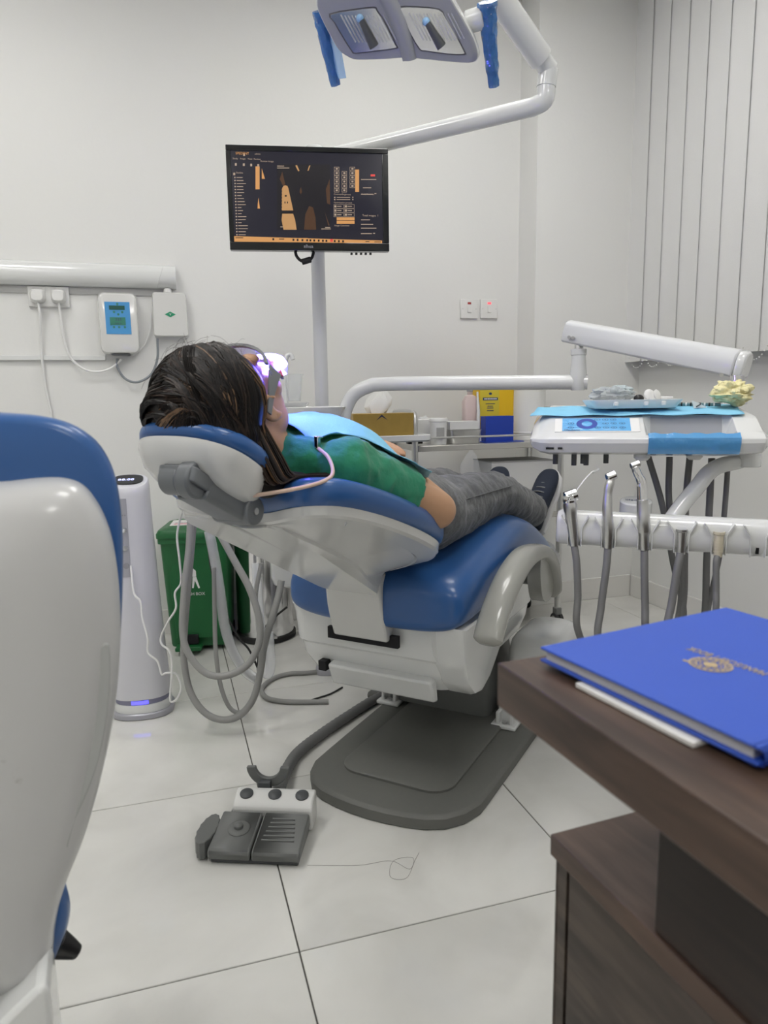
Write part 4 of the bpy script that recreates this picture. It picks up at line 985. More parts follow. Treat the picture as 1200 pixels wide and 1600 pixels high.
b_.bb(xa, xb, -.004, .02, sz1, zt_).bb(xa, xb, -.004, .02, zb_, sz0).bb(xa, sx0, -.004, .02, sz0, sz1).bb(sx1, xb, -.004, .02, sz0, sz1)
build(b_, 'bezel', GB, mo, bevel=.002)
build(MB().loft([[Vector((fx0 + x * s, y, (zt_ + zb_) / 2 + z * s)) for x, z in rrect(hx, (zt_ - zb_) / 2, .008, 3)] for y, s in ((.0202, 1), (.032, .97), (.045, .75), (.05, .6))]), 'back_cover', BLACK, mo)
scr = build(MB().bb(sx0, sx1, .0, .019, sz0, sz1), 'screen', SCREEN, mo, smooth=False)
# picture on the screen, traced in its own plane
def sq(mb, x0, y0, x1, y1, off=.0008):
    p = [mp(x, y, off) for x, y in ((x0, y0), (x1, y0), (x1, y1), (x0, y1))]
    for q in p: q.y = -off
    mb.add(p, [(0, 3, 2, 1)])
def poly(mb, pts, off=.0009):
    p = [mp(x, y) for x, y in pts]
    for q in p: q.y = -off
    mb.add(p, [tuple(range(len(p)))])
g1 = MB()
sq(g1, 366, 372.0, 481, 377.5); poly(g1, [(365, 369), (597, 376), (597, 382.5), (365, 377.5)])
sq(g1, 399.2, 260, 405.6, 296); sq(g1, 555, 265, 561, 300)
sq(g1, 526, 339.6, 554, 344.2); sq(g1, 526, 344.9, 554, 349.8)
poly(g1, [(409, 263), (414, 279.5), (409, 279.5)]); poly(g1, [(404, 309), (406.2, 326), (402.5, 326), (402.8, 318)])
build(g1, 'orange_panels', SCRO, scr, smooth=False, kind='stuff')
g2 = MB()
imp = [(441.5, 293), (443, 290.5), (446, 289.6), (449, 290.6), (450.5, 294)]
R1 = [(450.5 + k * .55, 294 + k * 2.5 + (0.0)) for k in range(15)]; R2 = [(441 - .02 * k - (.7 if k % 2 else 0), 294 + k * 2.5) for k in range(15)]
poly(g2, imp + R1 + list(reversed(R2)))
poly(g2, [(441, 334), (458, 334), (461, 343), (463.5, 359), (443, 359), (440, 344)])
for (x, y) in ((446, 306), (445, 316), (449, 316)): pass
poly(g2, [(461.5, 259), (464, 258), (468, 267), (466, 268)]); poly(g2, [(483, 259), (485, 258.5), (482, 267), (480.5, 267)])
build(g2, 'implant_image', mat('screen_implant', (.02, .01, .005), .3, emit=(.55, .30, .12), es=.9), scr, smooth=False, kind='stuff')
g3 = MB()
sq(g3, 433, 257, 516, 359, .0005); build(g3, 'x_ray_area', mat('screen_xray', (.004, .004, .005), .25, emit=(.010, .008, .010), es=1.0), scr, smooth=False)
g4 = MB()
poly(g4, [(475, 359), (477, 335), (483, 322), (489, 324), (493, 340), (494, 359)], .0007); poly(g4, [(437, 280), (441, 268), (446, 289), (442, 290)], .0007); poly(g4, [(509, 296), (515, 280), (516, 320), (511, 318)], .0007); poly(g4, [(507, 330), (509, 336), (515, 352), (513, 353)], .0007); poly(g4, [(468, 300), (470, 292), (472, 300), (470, 304)], .0007)
build(g4, 'x_ray_shadows', SCRD, scr, smooth=False, kind='stuff')
tx_ = MB()
rs2 = random.Random(11)
for k in range(20):
    y = 276.5 + k * 4.7; x = 366 + k * .17
    sq(tx_, x, y, x + 2, y + 2); sq(tx_, x + 3.6, y + .5, x + 3.6 + rs2.uniform(5, 15), y + 1.6)
for k, (x, n_) in enumerate(((522, 6), (534, 6), (546.5, 5))):
    for q in range(n_):
        y = 261 + q * 6.7 + (6.7 if k == 1 else 0)
        if k == 1 and q == 5: continue
        for e in ((x, y, x + 8, y + .5), (x, y + 5.5, x + 8, y + 6), (x, y, x + .5, y + 6), (x + 7.5, y, x + 8, y + 6)): sq(tx_, *e)
        sq(tx_, x + 2.5, y + 1.6, x + 5.8, y + 4.2)
for y in (308.3, 311.7): sq(tx_, 522, y - .6, 524, y + 1.2); sq(tx_, 526, y - .2, 547, y + .6); sq(tx_, 550.5, y - .7, 552, y + 1)
for x in (521.5, 538):
    for q in range(3):
        y = 319.5 + q * 6.6
        for e in ((x, y, x + 15.5, y + .4), (x, y + 5.8, x + 15.5, y + 6.2), (x, y, x + .4, y + 6.2), (x + 15.1, y, x + 15.5, y + 6.2)): sq(tx_, *e)
        sq(tx_, x + 1, y + 1.4, x + 4, y + 4.6); sq(tx_, x + 5, y + 2.4, x + 12, y + 3.6)
for (x, y, l) in ((564, 280, 24), (567, 293, 13), (564, 303, 19), (585, 302, 3), (564, 343, 14), (564, 350, 19), (564, 356, 24), (564, 364.5, 17), (583, 364, 3), (433, 259, 11), (433, 262, 19), (502, 357.2, 15), (508, 355, 8), (438, 354, 6)): sq(tx_, x, y, x + l, y + 1.2)
for (x, y) in ((367, 255), (379.5, 255.5), (391, 256), (402, 256.5), (380, 240), (364.5, 270)): sq(tx_, x, y, x + 3, y + 4)
build(tx_, 'interface_marks', SCRT, scr, smooth=False, kind='stuff')
g5 = MB(); sq(g5, 579, 272.6, 586, 275.8, .001); sq(g5, 516, 373.6, 520, 378, .0012); build(g5, 'red_marks', SCRR, scr, smooth=False)
g6 = MB()
for x in (427, 458.5, 465, 472.5, 480, 485, 491, 498, 504.5, 510, 523, 529.5, 536): sq(g6, x - 1.4, 374.2 + (x - 480) * .03 - .3, x + 1.4, 374.2 + (x - 480) * .03 + 3, .0012)
for x, l in ((368, 12), (436, 8), (571, 6), (585, 10)): sq(g6, x, 374.4 + (x - 480) * .03, x + l, 375.6 + (x - 480) * .03, .0012)
sq(g6, 445, 305, 448, 307.5, .0012); sq(g6, 444.5, 315, 446, 318, .0012); sq(g6, 448.5, 315, 450, 318, .0012); sq(g6, 441, 332.4, 457, 333.6, .0012)
build(g6, 'dark_marks', SCRK, scr, smooth=False, kind='stuff')
def stext(body, x, y, hpx, m=SCRT, al='LEFT'):
    p = mp(x, y); s = hpx * 2.12 / F
    return text(body, s, Matrix.Translation((p.x, -.0013, p.z)) @ RX, 'screen_text', m, scr, 0, al)
stext('SPEDENT', 368, 239.8, 5.0, SCRO); stext('admin', 398, 240.6, 3.6); 
for b, x in (('Study', 363.5), ('Image', 375), ('View', 387), ('Review', 396.5)): stext(b, x, 247.8 + (x - 363) * .03, 3.6)
stext('Review Image', 407, 252, 3.6); stext('Studies', 369, 270, 3.6)
stext('Contrast/Brightness', 521.5, 303.8, 3.3); stext('Optimization process', 521.5, 316.6, 3.3); stext('Image Comment', 522.5, 352.4, 3.5); stext('Total images  1', 566, 336.8, 4.2); stext('Study Comment', 565, 303.5, 3.0)
text('alhua', 7.2 * 2.12 / F, Matrix.Translation((mp(482, 385.5).x, -.0046, mp(482, 385.5).z)) @ RX, 'brand_lettering', SILVERP, mo, .0002)
for k in range(5):
    p = mp(549.5 + 7.4 * k, 393.6); build(MB().box((p.x, .006, p.z - .0045), (.007, .008, .006)), 'button', BLACK, mo, bevel=.001)
build(MB().tube([p for p in cr([mp(461, 388) + Vector((0, .03, 0)), mp(464, 398) + Vector((0, .03, 0)), mp(472, 405) + Vector((0, .03, 0)), mp(482, 404) + Vector((0, .03, 0)), mp(488, 399) + Vector((0, .03, 0)), mp(491, 388) + Vector((0, .03, 0))], 6)], .0045, 8), 'cable', RUBBER, mo)
p = mp(479, 404.5) + Vector((0, .03, 0)); build(MB().cyl(p + Vector((-.014, 0, -.004)), p + Vector((.014, 0, .004)), .009, n=14), 'ferrite', RUBBER, mo, bevel=.002)
pm = to_local(mo, Vector((PC.x, PC.y, MC.z))); build(MB().bb(pm.x - .04, pm.x + .04, .0505, pm.y - .026, .15, .23), 'wall_mount', DGREY, mo, bevel=.003)

# ------------------------------------------------------------------ operating lamp
LC = D(622, 40, 1.45); ln = Vector((-.36, -.78, -.62)).normalized()
LR = Vector((ROT[0][0], ROT[1][0], ROT[2][0])); LR = (LR - ln * LR.dot(ln)).normalized(); LU = LR.cross(ln) * -1
if LU.z < 0: LU = -LU
ol = thing('operating_lamp', 'white dental operating lamp with twin reflectors and blue-wrapped handles', 'lamp', (PC.x, PC.y, 1.70))
def lp(x, y, off=0.0):
    d = Vector(ray(x, y)); o = Vector(O); t = (LC - o).dot(ln) / d.dot(ln); return o + d * t + ln * off
def shrinkp(pts, s, c=None):
    c = c or sum(pts, Vector()) / len(pts); return [c + (p - c) * s for p in pts]
ho = [(494, 8), (501, 28), (515, 56), (528, 78), (542, 89), (558, 94), (600, 93), (634, 91), (660, 93), (700, 97), (733, 99), (745, 95), (748, 84), (742, 62), (728, 35), (712, 8), (698, -14), (676, -28), (630, -32), (570, -31), (520, -25), (498, -12)]
hl_ = smooth_loop(ho, 3)
rng = [[lp(x, y, 0) for x, y in hl_]]
fr0 = rng[0]; cc = sum(fr0, Vector()) / len(fr0)
rings = [[p - ln * dd for p in shrinkp(fr0, s, cc)] for s, dd in ((.05, .012), (.5, .012), (.93, .012), (.97, .003), (1.0, .006), (1.01, .02), (.99, .05), (.88, .085), (.62, .11), (.3, .12), (.05, .122))]
build(MB().loft(rings), 'housing', [GLOSSW], ol, world=True)
# front bezel plate with the centre ridge
rings = [[p - ln * dd for p in shrinkp(fr0, s, cc)] for s, dd in ((.05, .0115), (.6, .0115), (.955, .0115), (.975, .004), (.985, .001), (.965, -.001), (.90, -.001), (.05, -.001))]
bz = build(MB().loft(rings), 'bezel', LAMPG, ol, world=True)
for wi in ([(514, 21), (521, 34), (535, 58), (549, 80), (556, 84), (590, 80), (620, 76), (620, 70), (604, 38), (590, 15), (584, 10), (550, 14)], [(620, 10), (626, 22), (640, 52), (655, 77), (664, 80), (700, 85), (726, 86), (727, 80), (712, 52), (696, 24), (686, 13), (650, 9)]):
    wl = smooth_loop(wi, 2); a = [lp(x, y, .0012) for x, y in wl]; c = sum(a, Vector()) / len(a)
    LAMPREF = MT.get('lamp_reflector') or mat('lamp_reflector', (.62, .63, .64), .16, metal=.9, noise_amt=.15, noise_scale=20)
    # reflector bowl, bulb bar, ribbed glass
    rf = build(MB().loft([[p + ln * 0 for p in a]] + [[p - ln * dd + ln * .0 for p in shrinkp(a, s, c)] for s, dd in ((.985, -.0006), (.96, .0002))] , cap=True), 'window_rim', mat('rim_dark', (.12, .12, .13), .35), bz, world=True)
    gl = shrinkp(a, .955, c)
    mb = MB(); mb.loft([[p + ln * h for p in shrinkp(gl, s, c)] for s, h in ((1, .0008), (.98, .0022), (.05, .0030))]); g_ = build(mb, 'reflector', LAMPREF, bz, world=True)
    for k in range(13):
        f = (k + .5) / 13
        def edge(t, y0): return t
        e1 = lp(wi[0][0] + 10 + (wi[9][0] - wi[0][0] - 4) * f + 3, 17 if wi[0][0] < 600 else 14, .005); e2 = e1 + (lp(wi[0][0] + 42, 82, .005) - lp(wi[0][0] + 8, 20, .005)) * (.86 if f < .8 else .8)
        build(MB().tube([e1 + (e2 - e1) * (.12 if f > .1 else .1), e2 - (e2 - e1) * .10], .0016, 4), 'glass_rib', CLEAR, g_, world=True)
    bx = (565, 30, 585, 72) if wi[0][0] < 600 else (668, 35, 690, 72)
    build(MB().tube([lp(bx[0], bx[1], .0062), lp(bx[2], bx[3], .0062)], [.006, .010], 10), 'lamp_bulb', DGREY, g_, world=True)
    build(MB().ell(lp(bx[0] - 2, bx[1] - 2, .0045), .008, nu=12, nv=8), 'bulb_tip', mat('bulb_blue', (.30, .52, .78), .2), g_, world=True)
mb = MB(); rings = []
for t in np.linspace(0, 1, 13):
    x = 588 + 52 * t + 8 * math.sin(t * 3.1) * 1; y = -30 + 124 * t
    hw = 15 - 4 * t
    rings.append([lp(x - hw, y + 2, .0), lp(x - hw * .7, y, .008), lp(x, y - 1, .013), lp(x + hw * .7, y - 2, .008), lp(x + hw, y - 3, .0)])
mb.loft(rings); build(mb, 'centre_ridge', LAMPG, ol, world=True, ang=60)
# handles wrapped in blue film
def handle(px_, w_, off, knob):
    mb = MB(); q = [lp(x, y, off) for x, y in px_]
    k_ = build(MB().tube(cr(q, 5), [w_[0] + (w_[1] - w_[0]) * i / (5 * (len(q) - 1)) for i in range(5 * (len(q) - 1) + 1)], 14), 'handle', GLOSSW, ol, world=True)
    mb = MB(); q2 = cr(q, 6); n_ = 16; rings = []
    rr = random.Random(5)
    e_ = q2[-1] + (q2[-1] - q2[-2]).normalized() * .012
    q2 = [q2[0] - (q2[1] - q2[0]).normalized() * .008, q2[0] - (q2[1] - q2[0]).normalized() * .007] + q2 + [e_]
    for i, p in enumerate(q2):
        f = i / (len(q2) - 1); w0 = (w_[0] + (w_[1] - w_[0]) * f) * (1.16 + .10 * (f > .93))
        w0 *= .15 if i == 0 else 1; t = (q2[min(i + 1, len(q2) - 1)] - q2[max(i - 1, 0)]).normalized(); ax_ = LR - t * LR.dot(t); ax_.normalize(); ay = t.cross(ax_)
        rings.append([p + (ax_ * math.cos(2 * math.pi * j / n_) + ay * math.sin(2 * math.pi * j / n_)) * w0 * (1 + .10 * math.sin(j * 2.3 + i * .9) + rr.uniform(-.05, .05)) for j in range(n_)])
    mb.loft(rings, cap=False); build(mb, 'film_wrap', FILMB, ol, world=True)
    return k_
handle([(762, 14), (764, 50), (768, 100), (771, 132)], (.017, .009), -.03, 1)
handle([(497, 28), (503, 60), (512, 100), (519, 130)], (.013, .0085), -.03, 0)
build(MB().cyl(lp(728, 42, -.04), lp(757, 33, -.034), .021, .022), 'handle_hub', GLOSSW, ol, world=True, bevel=.003)
build(MB().cyl(lp(508, 35, -.04), lp(496, 32, -.034), .017, .018), 'handle_hub', GLOSSW, ol, world=True, bevel=.003)
fa = [lp(503, 40, -.028), lp(520, 62, -.024), lp(531, 80, -.02), lp(539, 126, -.02), lp(527, 128, -.022), lp(515, 100, -.026)]
fb = [p - ln * .0006 for p in fa]
build(MB().loft([fa, fb]), 'film_flap', mat('pale_blue_film', (.25, .55, .85), .15, alpha=.5), ol, world=True, smooth=False)
# arms
A0 = Vector((PC.x, PC.y, P(497, 250, 1, PC.y).z)); E1 = D(850, 163, 1.95); E2 = D(857, 108, 1.93)
path = [A0] + [A0 + (E1 - A0) * t for t in (.3, .6, .93)] + cr([A0 + (E1 - A0) * .96, E1 + (E2 - E1) * .12, E1 + (E2 - E1) * .5], 5)
build(MB().tube(path, .0245, 20), 'lower_arm', GLOSSW, ol, world=True, ang=50)
build(MB().tube([E1 + (E2 - E1) * .50, E1 + (E2 - E1) * .505, E2], [.0262, .0262, .0262], 20), 'elbow', GLOSSW, ol, world=True, bevel=.002)
build(MB().cyl(A0 + Vector((0, 0, -.03)), A0 + Vector((0, 0, .04)), .030), 'pole_joint', GLOSSW, ol, world=True, bevel=.004)
T1 = D(776, -8, 1.80); T2 = D(700, -120, 1.60)
du = (T1 - E2).normalized()
build(MB().tube([E2 - du * .002, E2 + du * .05], [.0265, .024], 20), 'elbow_cap', GLOSSW, ol, world=True)
build(MB().tube([E2 + du * .035, E2 + du * .04, T1, T2], [.030, .031, .031, .031], 20, flat=1.15), 'upper_arm', GLOSSW, ol, world=True, ang=50)
hb_ = cc - ln * .118
build(MB().tube(cr([T2, T2 + Vector((-.03, -.02, -.03)), (T2 + hb_) / 2 + Vector((.02, .03, .05)), hb_ + Vector((.01, .02, .03)), hb_], 6), .018, 14), 'lamp_yoke', GLOSSW, ol, world=True)

# ------------------------------------------------------------------ delivery unit
da = thing('delivery_arm', 'white jointed support arm reaching from the spittoon to the instrument tray', 'support arm', (PC.x, PC.y, .90))
tq = [D(536, 662, 2.42), D(540, 640, 2.42), D(552, 617, 2.41), D(575, 604, 2.40), D(605, 600, 2.39), D(760, 598, 2.34), D(905, 597, 2.28), D(912, 597, 2.277)]
build(MB().tube(cr(tq, 6), .0235, 20), 'lower_tube', GLOSSW, da, world=True)
V0 = D(903, 600, 2.28); V1 = Vector((V0.x, V0.y, D(903, 546, 2.28).z))
build(MB().tube([V0 + Vector((0, 0, -.02)), V0 + Vector((0, 0, -.005)), V0 + Vector((0, 0, .03)), V1 + Vector((0, 0, -.02)), V1 + Vector((0, 0, -.018)), V1], [.020, .027, .026, .0215, .0245, .0245], 20), 'post', GLOSSW, da, world=True, ang=50)
build(MB().cyl(V1, V1 + Vector((0, 0, .05)), .014), 'post_pin', CHROME, da, world=True)
Ba = D(888, 519, 2.28); Bb = D(1165, 572, 1.95)
bd_ = (Bb - Ba).normalized(); bs = bd_.cross(Vector((0, 0, 1))).normalized(); bu_ = bs.cross(bd_)
sec = lambda s: [(x * s, z * s) for x, z in ((-.03, -.032), (.03, -.032), (.034, -.005), (.032, .020), (.022, .033), (0, .038), (-.022, .033), (-.032, .020), (-.034, -.005))]
bal = build(MB().loft([[Ba + bd_ * d + bs * x + bu_ * z for x, z in sec(s)] for d, s in ((-.006, .9), (0, 1), ((Bb - Ba).length - .02, 1.08))]), 'balance_arm', mat('arm_white', (.68, .69, .70), .3, coat=.2), da, world=True, bevel=.006, ang=50)
build(MB().loft([[Bb + bd_ * d + bs * x + bu_ * z for x, z in sec(s)] for d, s in ((-.0195, 1.06), (-.005, 1.08), (.006, 1.0))]), 'arm_end_cap', GLOSSW, da, world=True, bevel=.005, ang=50)
for x, y, dd in ((889, 527, 2.245), (895, 528, 2.24), (1127, 586, 1.925)):
    p = D(x, y, dd); build(MB().cyl(p, p + (Vector(O) - p).normalized() * .012, .0055, n=10), 'screw', STEEL, bal, world=True)

du_ = thing('instrument_tray', 'white instrument tray unit with blue keypad and a rail of handpieces', 'instrument tray', D(835, 690, 1.66), math.radians(-31))
TW = .485
def body_prof(x):
    rec = .255 < x < .43
    P9 = [(.035, -.032), (.012, -.026), (.0, -.004), (.001, .006), (.014, .014), (.034, .022), (.085, .048), (.105, .056), (.30, .078), (.315, .07), (.31, -.03)]
    if rec: P9[4] = (.014, .012); P9[5] = (.022, -.012); P9[6] = (.090, .0); P9[7] = (.105, .055)
    return P9
st_ = []
for x, k in ((-.012, .25), (-.006, .6), (.012, .88), (.035, 1), (.245, 1), (.262, 1), (.42, 1), (.438, 1), (TW - .02, 1), (TW + .006, .9), (TW + .016, .6)):
    pr = body_prof(.3 if .25 < x < .435 and x in (.262, .42) else 0)
    st_.append([Vector((x, .02 + (y - .02) * (1 if k == 1 else .97) + (1 - k) * .05, .004 + (z - .004) * k)) for y, z in pr])
tb = build(MB().loft(st_), 'tray_body', GLOSSW, du_, bevel=.003, ang=30)
build(MB().loft([[Vector((x, .0225 - (.0 if k else .0), -.0112)), Vector((x, .0885, .0008)), Vector((x, .1035, .0530)), Vector((x, .1045, .0530)), Vector((x, .0895, .0)), Vector((x, .0235, -.0122))] for k, x in enumerate((.263, .419))]), 'grip_recess', mat('recess_grey', (.36, .37, .39), .35), du_, smooth=False)
# keypad plate and pad follow the sloping front
sn = Vector((0, -.0, 0))
def slope(x, t, h=0): # t 0..1 along the sloping face
    a = Vector((x, .034, .022)); b = Vector((x, .085, .048)); n_ = Vector((0, -.455, .89)); return a + (b - a) * t + n_ * h
build(MB().loft([[slope(.045 + (.035) * 0, -.1, h), slope(.235, -.1, h), slope(.235, 1.0, h), slope(.045, 1.0, h)] for h in (.0003, .0018)]), 'keypad_plate', PLASTW, du_)
kp = build(MB().loft([[slope(.062, -.04, h), slope(.215, -.04, h), slope(.215, 1.0, h), slope(.062, 1.0, h)] for h in (.0019, .0026)]), 'keypad', FILML, du_)
ring = MB(); n_ = 28; c_ = slope(.118, .52, .003); ex = Vector((1, 0, 0)); ey = (slope(0, 1) - slope(0, 0)).normalized()
ring.loft([[c_ + (ex * math.cos(2 * math.pi * k / n_) + ey * math.sin(2 * math.pi * k / n_)) * r for k in range(n_)] for r in (.012, .024)], cap=False)
build(ring, 'keypad_ring', mat('ring_blue', (.02, .06, .36), .3), kp)
for x, t in ((.082, .55), (.082, .22), (.142, .2), (.160, .55), (.160, .2), (.178, .55), (.178, .2), (.197, .55), (.197, .2), (.142, .85), (.16, .85), (.178, .85)):
    rg = MB(); c_ = slope(x, t, .0029)
    rg.loft([[c_ + (ex * 1.5 * math.cos(2 * math.pi * k / 14) + ey * math.sin(2 * math.pi * k / 14)) * r for k in range(14)] for r in (.0038, .0046)], cap=False); rg.add([c_ + ex * -.002 + ey * -.001, c_ + ex * .002 + ey * -.001, c_ + ex * .002 + ey * .001, c_ + ex * -.002 + ey * .001], [(0, 1, 2, 3)])
    build(rg, 'key', DARKI, kp)
My = Matrix((ex, ey, Vector((0, -.455, .89)))).transposed().to_4x4()
text('lifedent', .012, Matrix.Translation(slope(.066, .0, .003)) @ My, 'keypad_lettering', DARKI, kp, .0001, 'LEFT')
wr = [(.037, -.034), (.011, -.0285), (-.002, -.004), (-.001, .008), (.013, .0165), (.022, .004), (.020, -.004)]
rings = []
for k in range(15):
    x = .25 + .19 * k / 14; q = .0018 * math.sin(k * 1.9) + .001
    rings.append([Vector((x, y - (q if j in (1, 2, 3) else 0), z + (q if j > 3 else 0))) for j, (y, z) in enumerate(wr)])
fs = MB(); nn_ = len(wr); fs.add([p for r in rings for p in r], [(i * nn_ + j, (i + 1) * nn_ + j, (i + 1) * nn_ + j + 1, i * nn_ + j + 1) for i in range(14) for j in range(nn_ - 1)])
build(fs, 'blue_film', mat('blue_film_opaque', (.10, .33, .63), .1, bump=.35, bump_scale=50, coat=.6), du_, label='crinkled blue barrier film over the tray grip')
for x, w_ in ((.035, .018), (.058, .010)): build(MB().box((x, .0055, -.016), (w_, .004, .004), Matrix.Rotation(.4, 4, 'X')), 'port', BLACK, du_)
for px_ in (868, 897, 911, 916, 947):
    q = to_local(du_, D(px_, 712, 1.72)); build(MB().cyl((q.x, q.y, -.032), (q.x, q.y, -.058 - (.004 if px_ in (897, 916) else 0)), .0062, n=12), 'valve_stub', DGREY, du_)
for px_ in (1003, 1085): q = to_local(du_, D(px_, 712, 1.66)); build(MB().lathe([(.018, 0), (.018, -.01), (.012, -.016)][::-1], (q.x, q.y, -.031), (0, 0, 1), 18), 'foot_pad', PLASTW, du_)
# mast below the balance arm
pb = to_local(du_, D(1130, 600, 1.95)); build(MB().cyl((pb.x, .285, .076), (pb.x, .285, .105), .026).cyl((pb.x, .285, .10), (pb.x, .285, .102), .028), 'mast_socket', GLOSSW, du_, bevel=.003)
pt_ = Vector((pb.x, .285, .1055)); top_ = to_local(du_, Bb + bu_ * -.03)
build(MB().cyl(pt_, (pt_.x + .0, pt_.y, top_.z), .017), 'mast', CHROME, du_)
# instrument rail
RLc, RRc = to_local(du_, D(874, 822, 1.60)), to_local(du_, D(1215, 841, 1.49))
rdv = (RRc - RLc).normalized(); rup = Vector((0, 0, 1)) - rdv * rdv.z; rup.normalize(); rfw = rdv.cross(rup) * -1
if rfw.y > 0: rfw = -rfw
rs_ = lambda s: [(a * s, b * s) for a, b in sup(.033, .038, 2.5, 28)]
rl = build(MB().loft([[RLc + rdv * d + rfw * a + rup * b for a, b in rs_(s)] for d, s in ((-.006, .75), (-.003, .92), (.004, 1), ((RRc - RLc).length + .12, 1))]), 'rail', GLOSSW, du_, ang=50)
capc = to_local(du_, D(994, 812, 1.66)); zc = RLc.z
bax = (rfw * .17 + Vector((0, 0, 1))).normalized(); btop = Vector((capc.x, capc.y + .02, zc + .044))
build(MB().cyl(btop - bax * .10, btop, .036, n=32), 'rail_boss', GLOSSW, du_, bevel=.003)
bxx = rdv - bax * rdv.dot(bax); bxx.normalize()
text('lifedent', .016, Matrix.Translation(btop + bax * .0004) @ Matrix((bxx, bax.cross(bxx), bax)).transposed().to_4x4(), 'boss_lettering', DARKI, du_, .0002)
pipe = [to_local(du_, D(x, y, d)) for x, y, d in ((1168, 716, 1.70), (1150, 722, 1.70), (1128, 727, 1.69), (1108, 738, 1.685), (1090, 760, 1.68), (1065, 790, 1.67), (1045, 818, 1.66))]
build(MB().tube(cr(pipe, 6), .0185, 18), 'curved_pipe', GLOSSW, du_)
build(MB().cyl(pipe[0] + Vector((0, 0, -.02)), pipe[0] + Vector((0, 0, .025)), .03), 'pipe_joint', GLOSSW, du_, bevel=.003)
# holders and handpieces
def rail_at(px_): # point on the rail axis under a pixel column
    best = min(np.linspace(0, .62, 300), key=lambda d: abs(proj(FRi(RLc + rdv * d))[0] - px_)); return RLc + rdv * best
def FRi(p): return FR[du_.name].inverted() @ p
def proj(p):
    c = ROT.T @ (np.array(p) - O); return (600 + F * c[0] / -c[2], 800 - F * c[1] / -c[2])
HOLD = {}
for px_ in (898, 950, 1006, 1061, 1119, 1179):
    c = rail_at(px_) + rfw * .033
    prof_c = [(.0135, -.037), (.0150, -.037), (.0160, .004), (.030, .029), (.0285, .031), (.0140, .006)]
    a0 = math.atan2(-rfw.y, -rfw.x); rings = []
    for q in range(19):
        a = a0 + math.radians(-104 + 208 * q / 18)
        rings.append([c + Vector((r * math.cos(a), r * math.sin(a), z)) for r, z in prof_c])
    build(MB().loft(rings), 'holder_cup', GLOSSW, du_, ang=40); HOLD[px_] = FRi(c)
    if px_ == 1179: build(MB().box(c + rfw * -.004 + Vector((0, 0, -.016)), (.006, .004, .028)), 'holder_slot', BLACK, du_)
def rev(mb, base, tip, prof, n=18):   # solid of revolution along base->tip, prof = (fraction, radius)
    mb.tube([base + (tip - base) * t for t, r in prof], [r for t, r in prof], n); return mb
def dep(p): return -float((ROT.T @ (np.array(p) - O))[2])
def hosepath(c, front, back):
    a = [c + Vector((0, 0, -.036))] + [D(x, y, dep(c)) for x, y in front]
    e = a[-1]; b = [D(x, y, 1.78) for x, y in back]
    s = b[-1]; mid = (e + s) / 2
    return a + [Vector((e.x * .8 + s.x * .2, e.y * .8 + s.y * .2, .36)), Vector((mid.x, mid.y, .30)), Vector((e.x * .2 + s.x * .8, e.y * .2 + s.y * .8, .36))] + list(reversed(b))
HG = 'handpieces in the rail'
def hpiece(name, label, cat, px_): return thing(name, label, cat, HOLD[px_], 0)
def sub(t, mb, name, m, **k): return build(mb, name, m, t, world=True, **k)
# 1 air-water syringe
c = HOLD[898]; dd_ = dep(c) - .002; t = hpiece('syringe_handpiece', 'chrome air-water syringe with a thin bent nozzle at the rail end', 'handpiece', 898)
top = D(890, 782, dd_)
sub(t, rev(MB(), c + Vector((0, 0, -.036)), top, [(0, .0095), (.3, .0115), (.45, .0125), (.75, .014), (.9, .0155), (1, .012)]), 'body', STEEL)
sub(t, MB().cyl(D(884, 778, dd_), D(900, 772, dd_), .0135).ell(top, .0145), 'head', CHROME)
for x, y in ((886, 777), (894, 776)): sub(t, MB().cyl(D(x, y, dd_ - .012), D(x - .5, y + 1, dd_ - .024), .0042, n=12), 'button', CHROME)
sub(t, MB().tube(cr([D(899, 770, dd_), D(912, 752, dd_), D(924, 739, dd_), D(928, 737, dd_)], 4), .0022, 8), 'nozzle', PLASTW); sub(t, MB().tube([D(925, 738.5, dd_), D(930, 736, dd_), D(936, 732.5, dd_)], .0026, 8), 'nozzle_tip', CLEAR)
sub(t, MB().tube(cr(hosepath(c, [(901, 880), (903, 930), (903, 985)], [(1013, 714), (1035, 790), (1052, 880), (1068, 965)]), 8), .0078, 10), 'hose', HOSED)
# 2 turbine
c = HOLD[950]; dd_ = dep(c) - .002; t = hpiece('turbine_handpiece', 'slim steel dental drill with a small round head', 'handpiece', 950)
sub(t, MB().tube(cr([c + Vector((0, 0, -.036)), c, D(949, 800, dd_), D(950, 770, dd_), D(954, 752, dd_), D(956, 744, dd_)], 5), [.0100 + .002 * math.sin(k * .25) for k in range(16)] + [.0098] * 4 + [.0085] * 6, 16), 'body', STEEL)
sub(t, MB().cyl(D(948, 747, dd_), D(962, 741, dd_), .0100), 'head', CHROME, bevel=.002); sub(t, MB().lathe([(.0105, -.002), (.0105, .002)], c + Vector((0, 0, .0)), (0, 0, 1), 18), 'collar', CHROME)
sub(t, MB().tube(cr(hosepath(c, [(947, 890), (939, 950), (935, 1000)], [(1046, 714), (1046, 790), (1064, 880), (1061, 960)]), 8), .0080, 10), 'hose', HOSED)
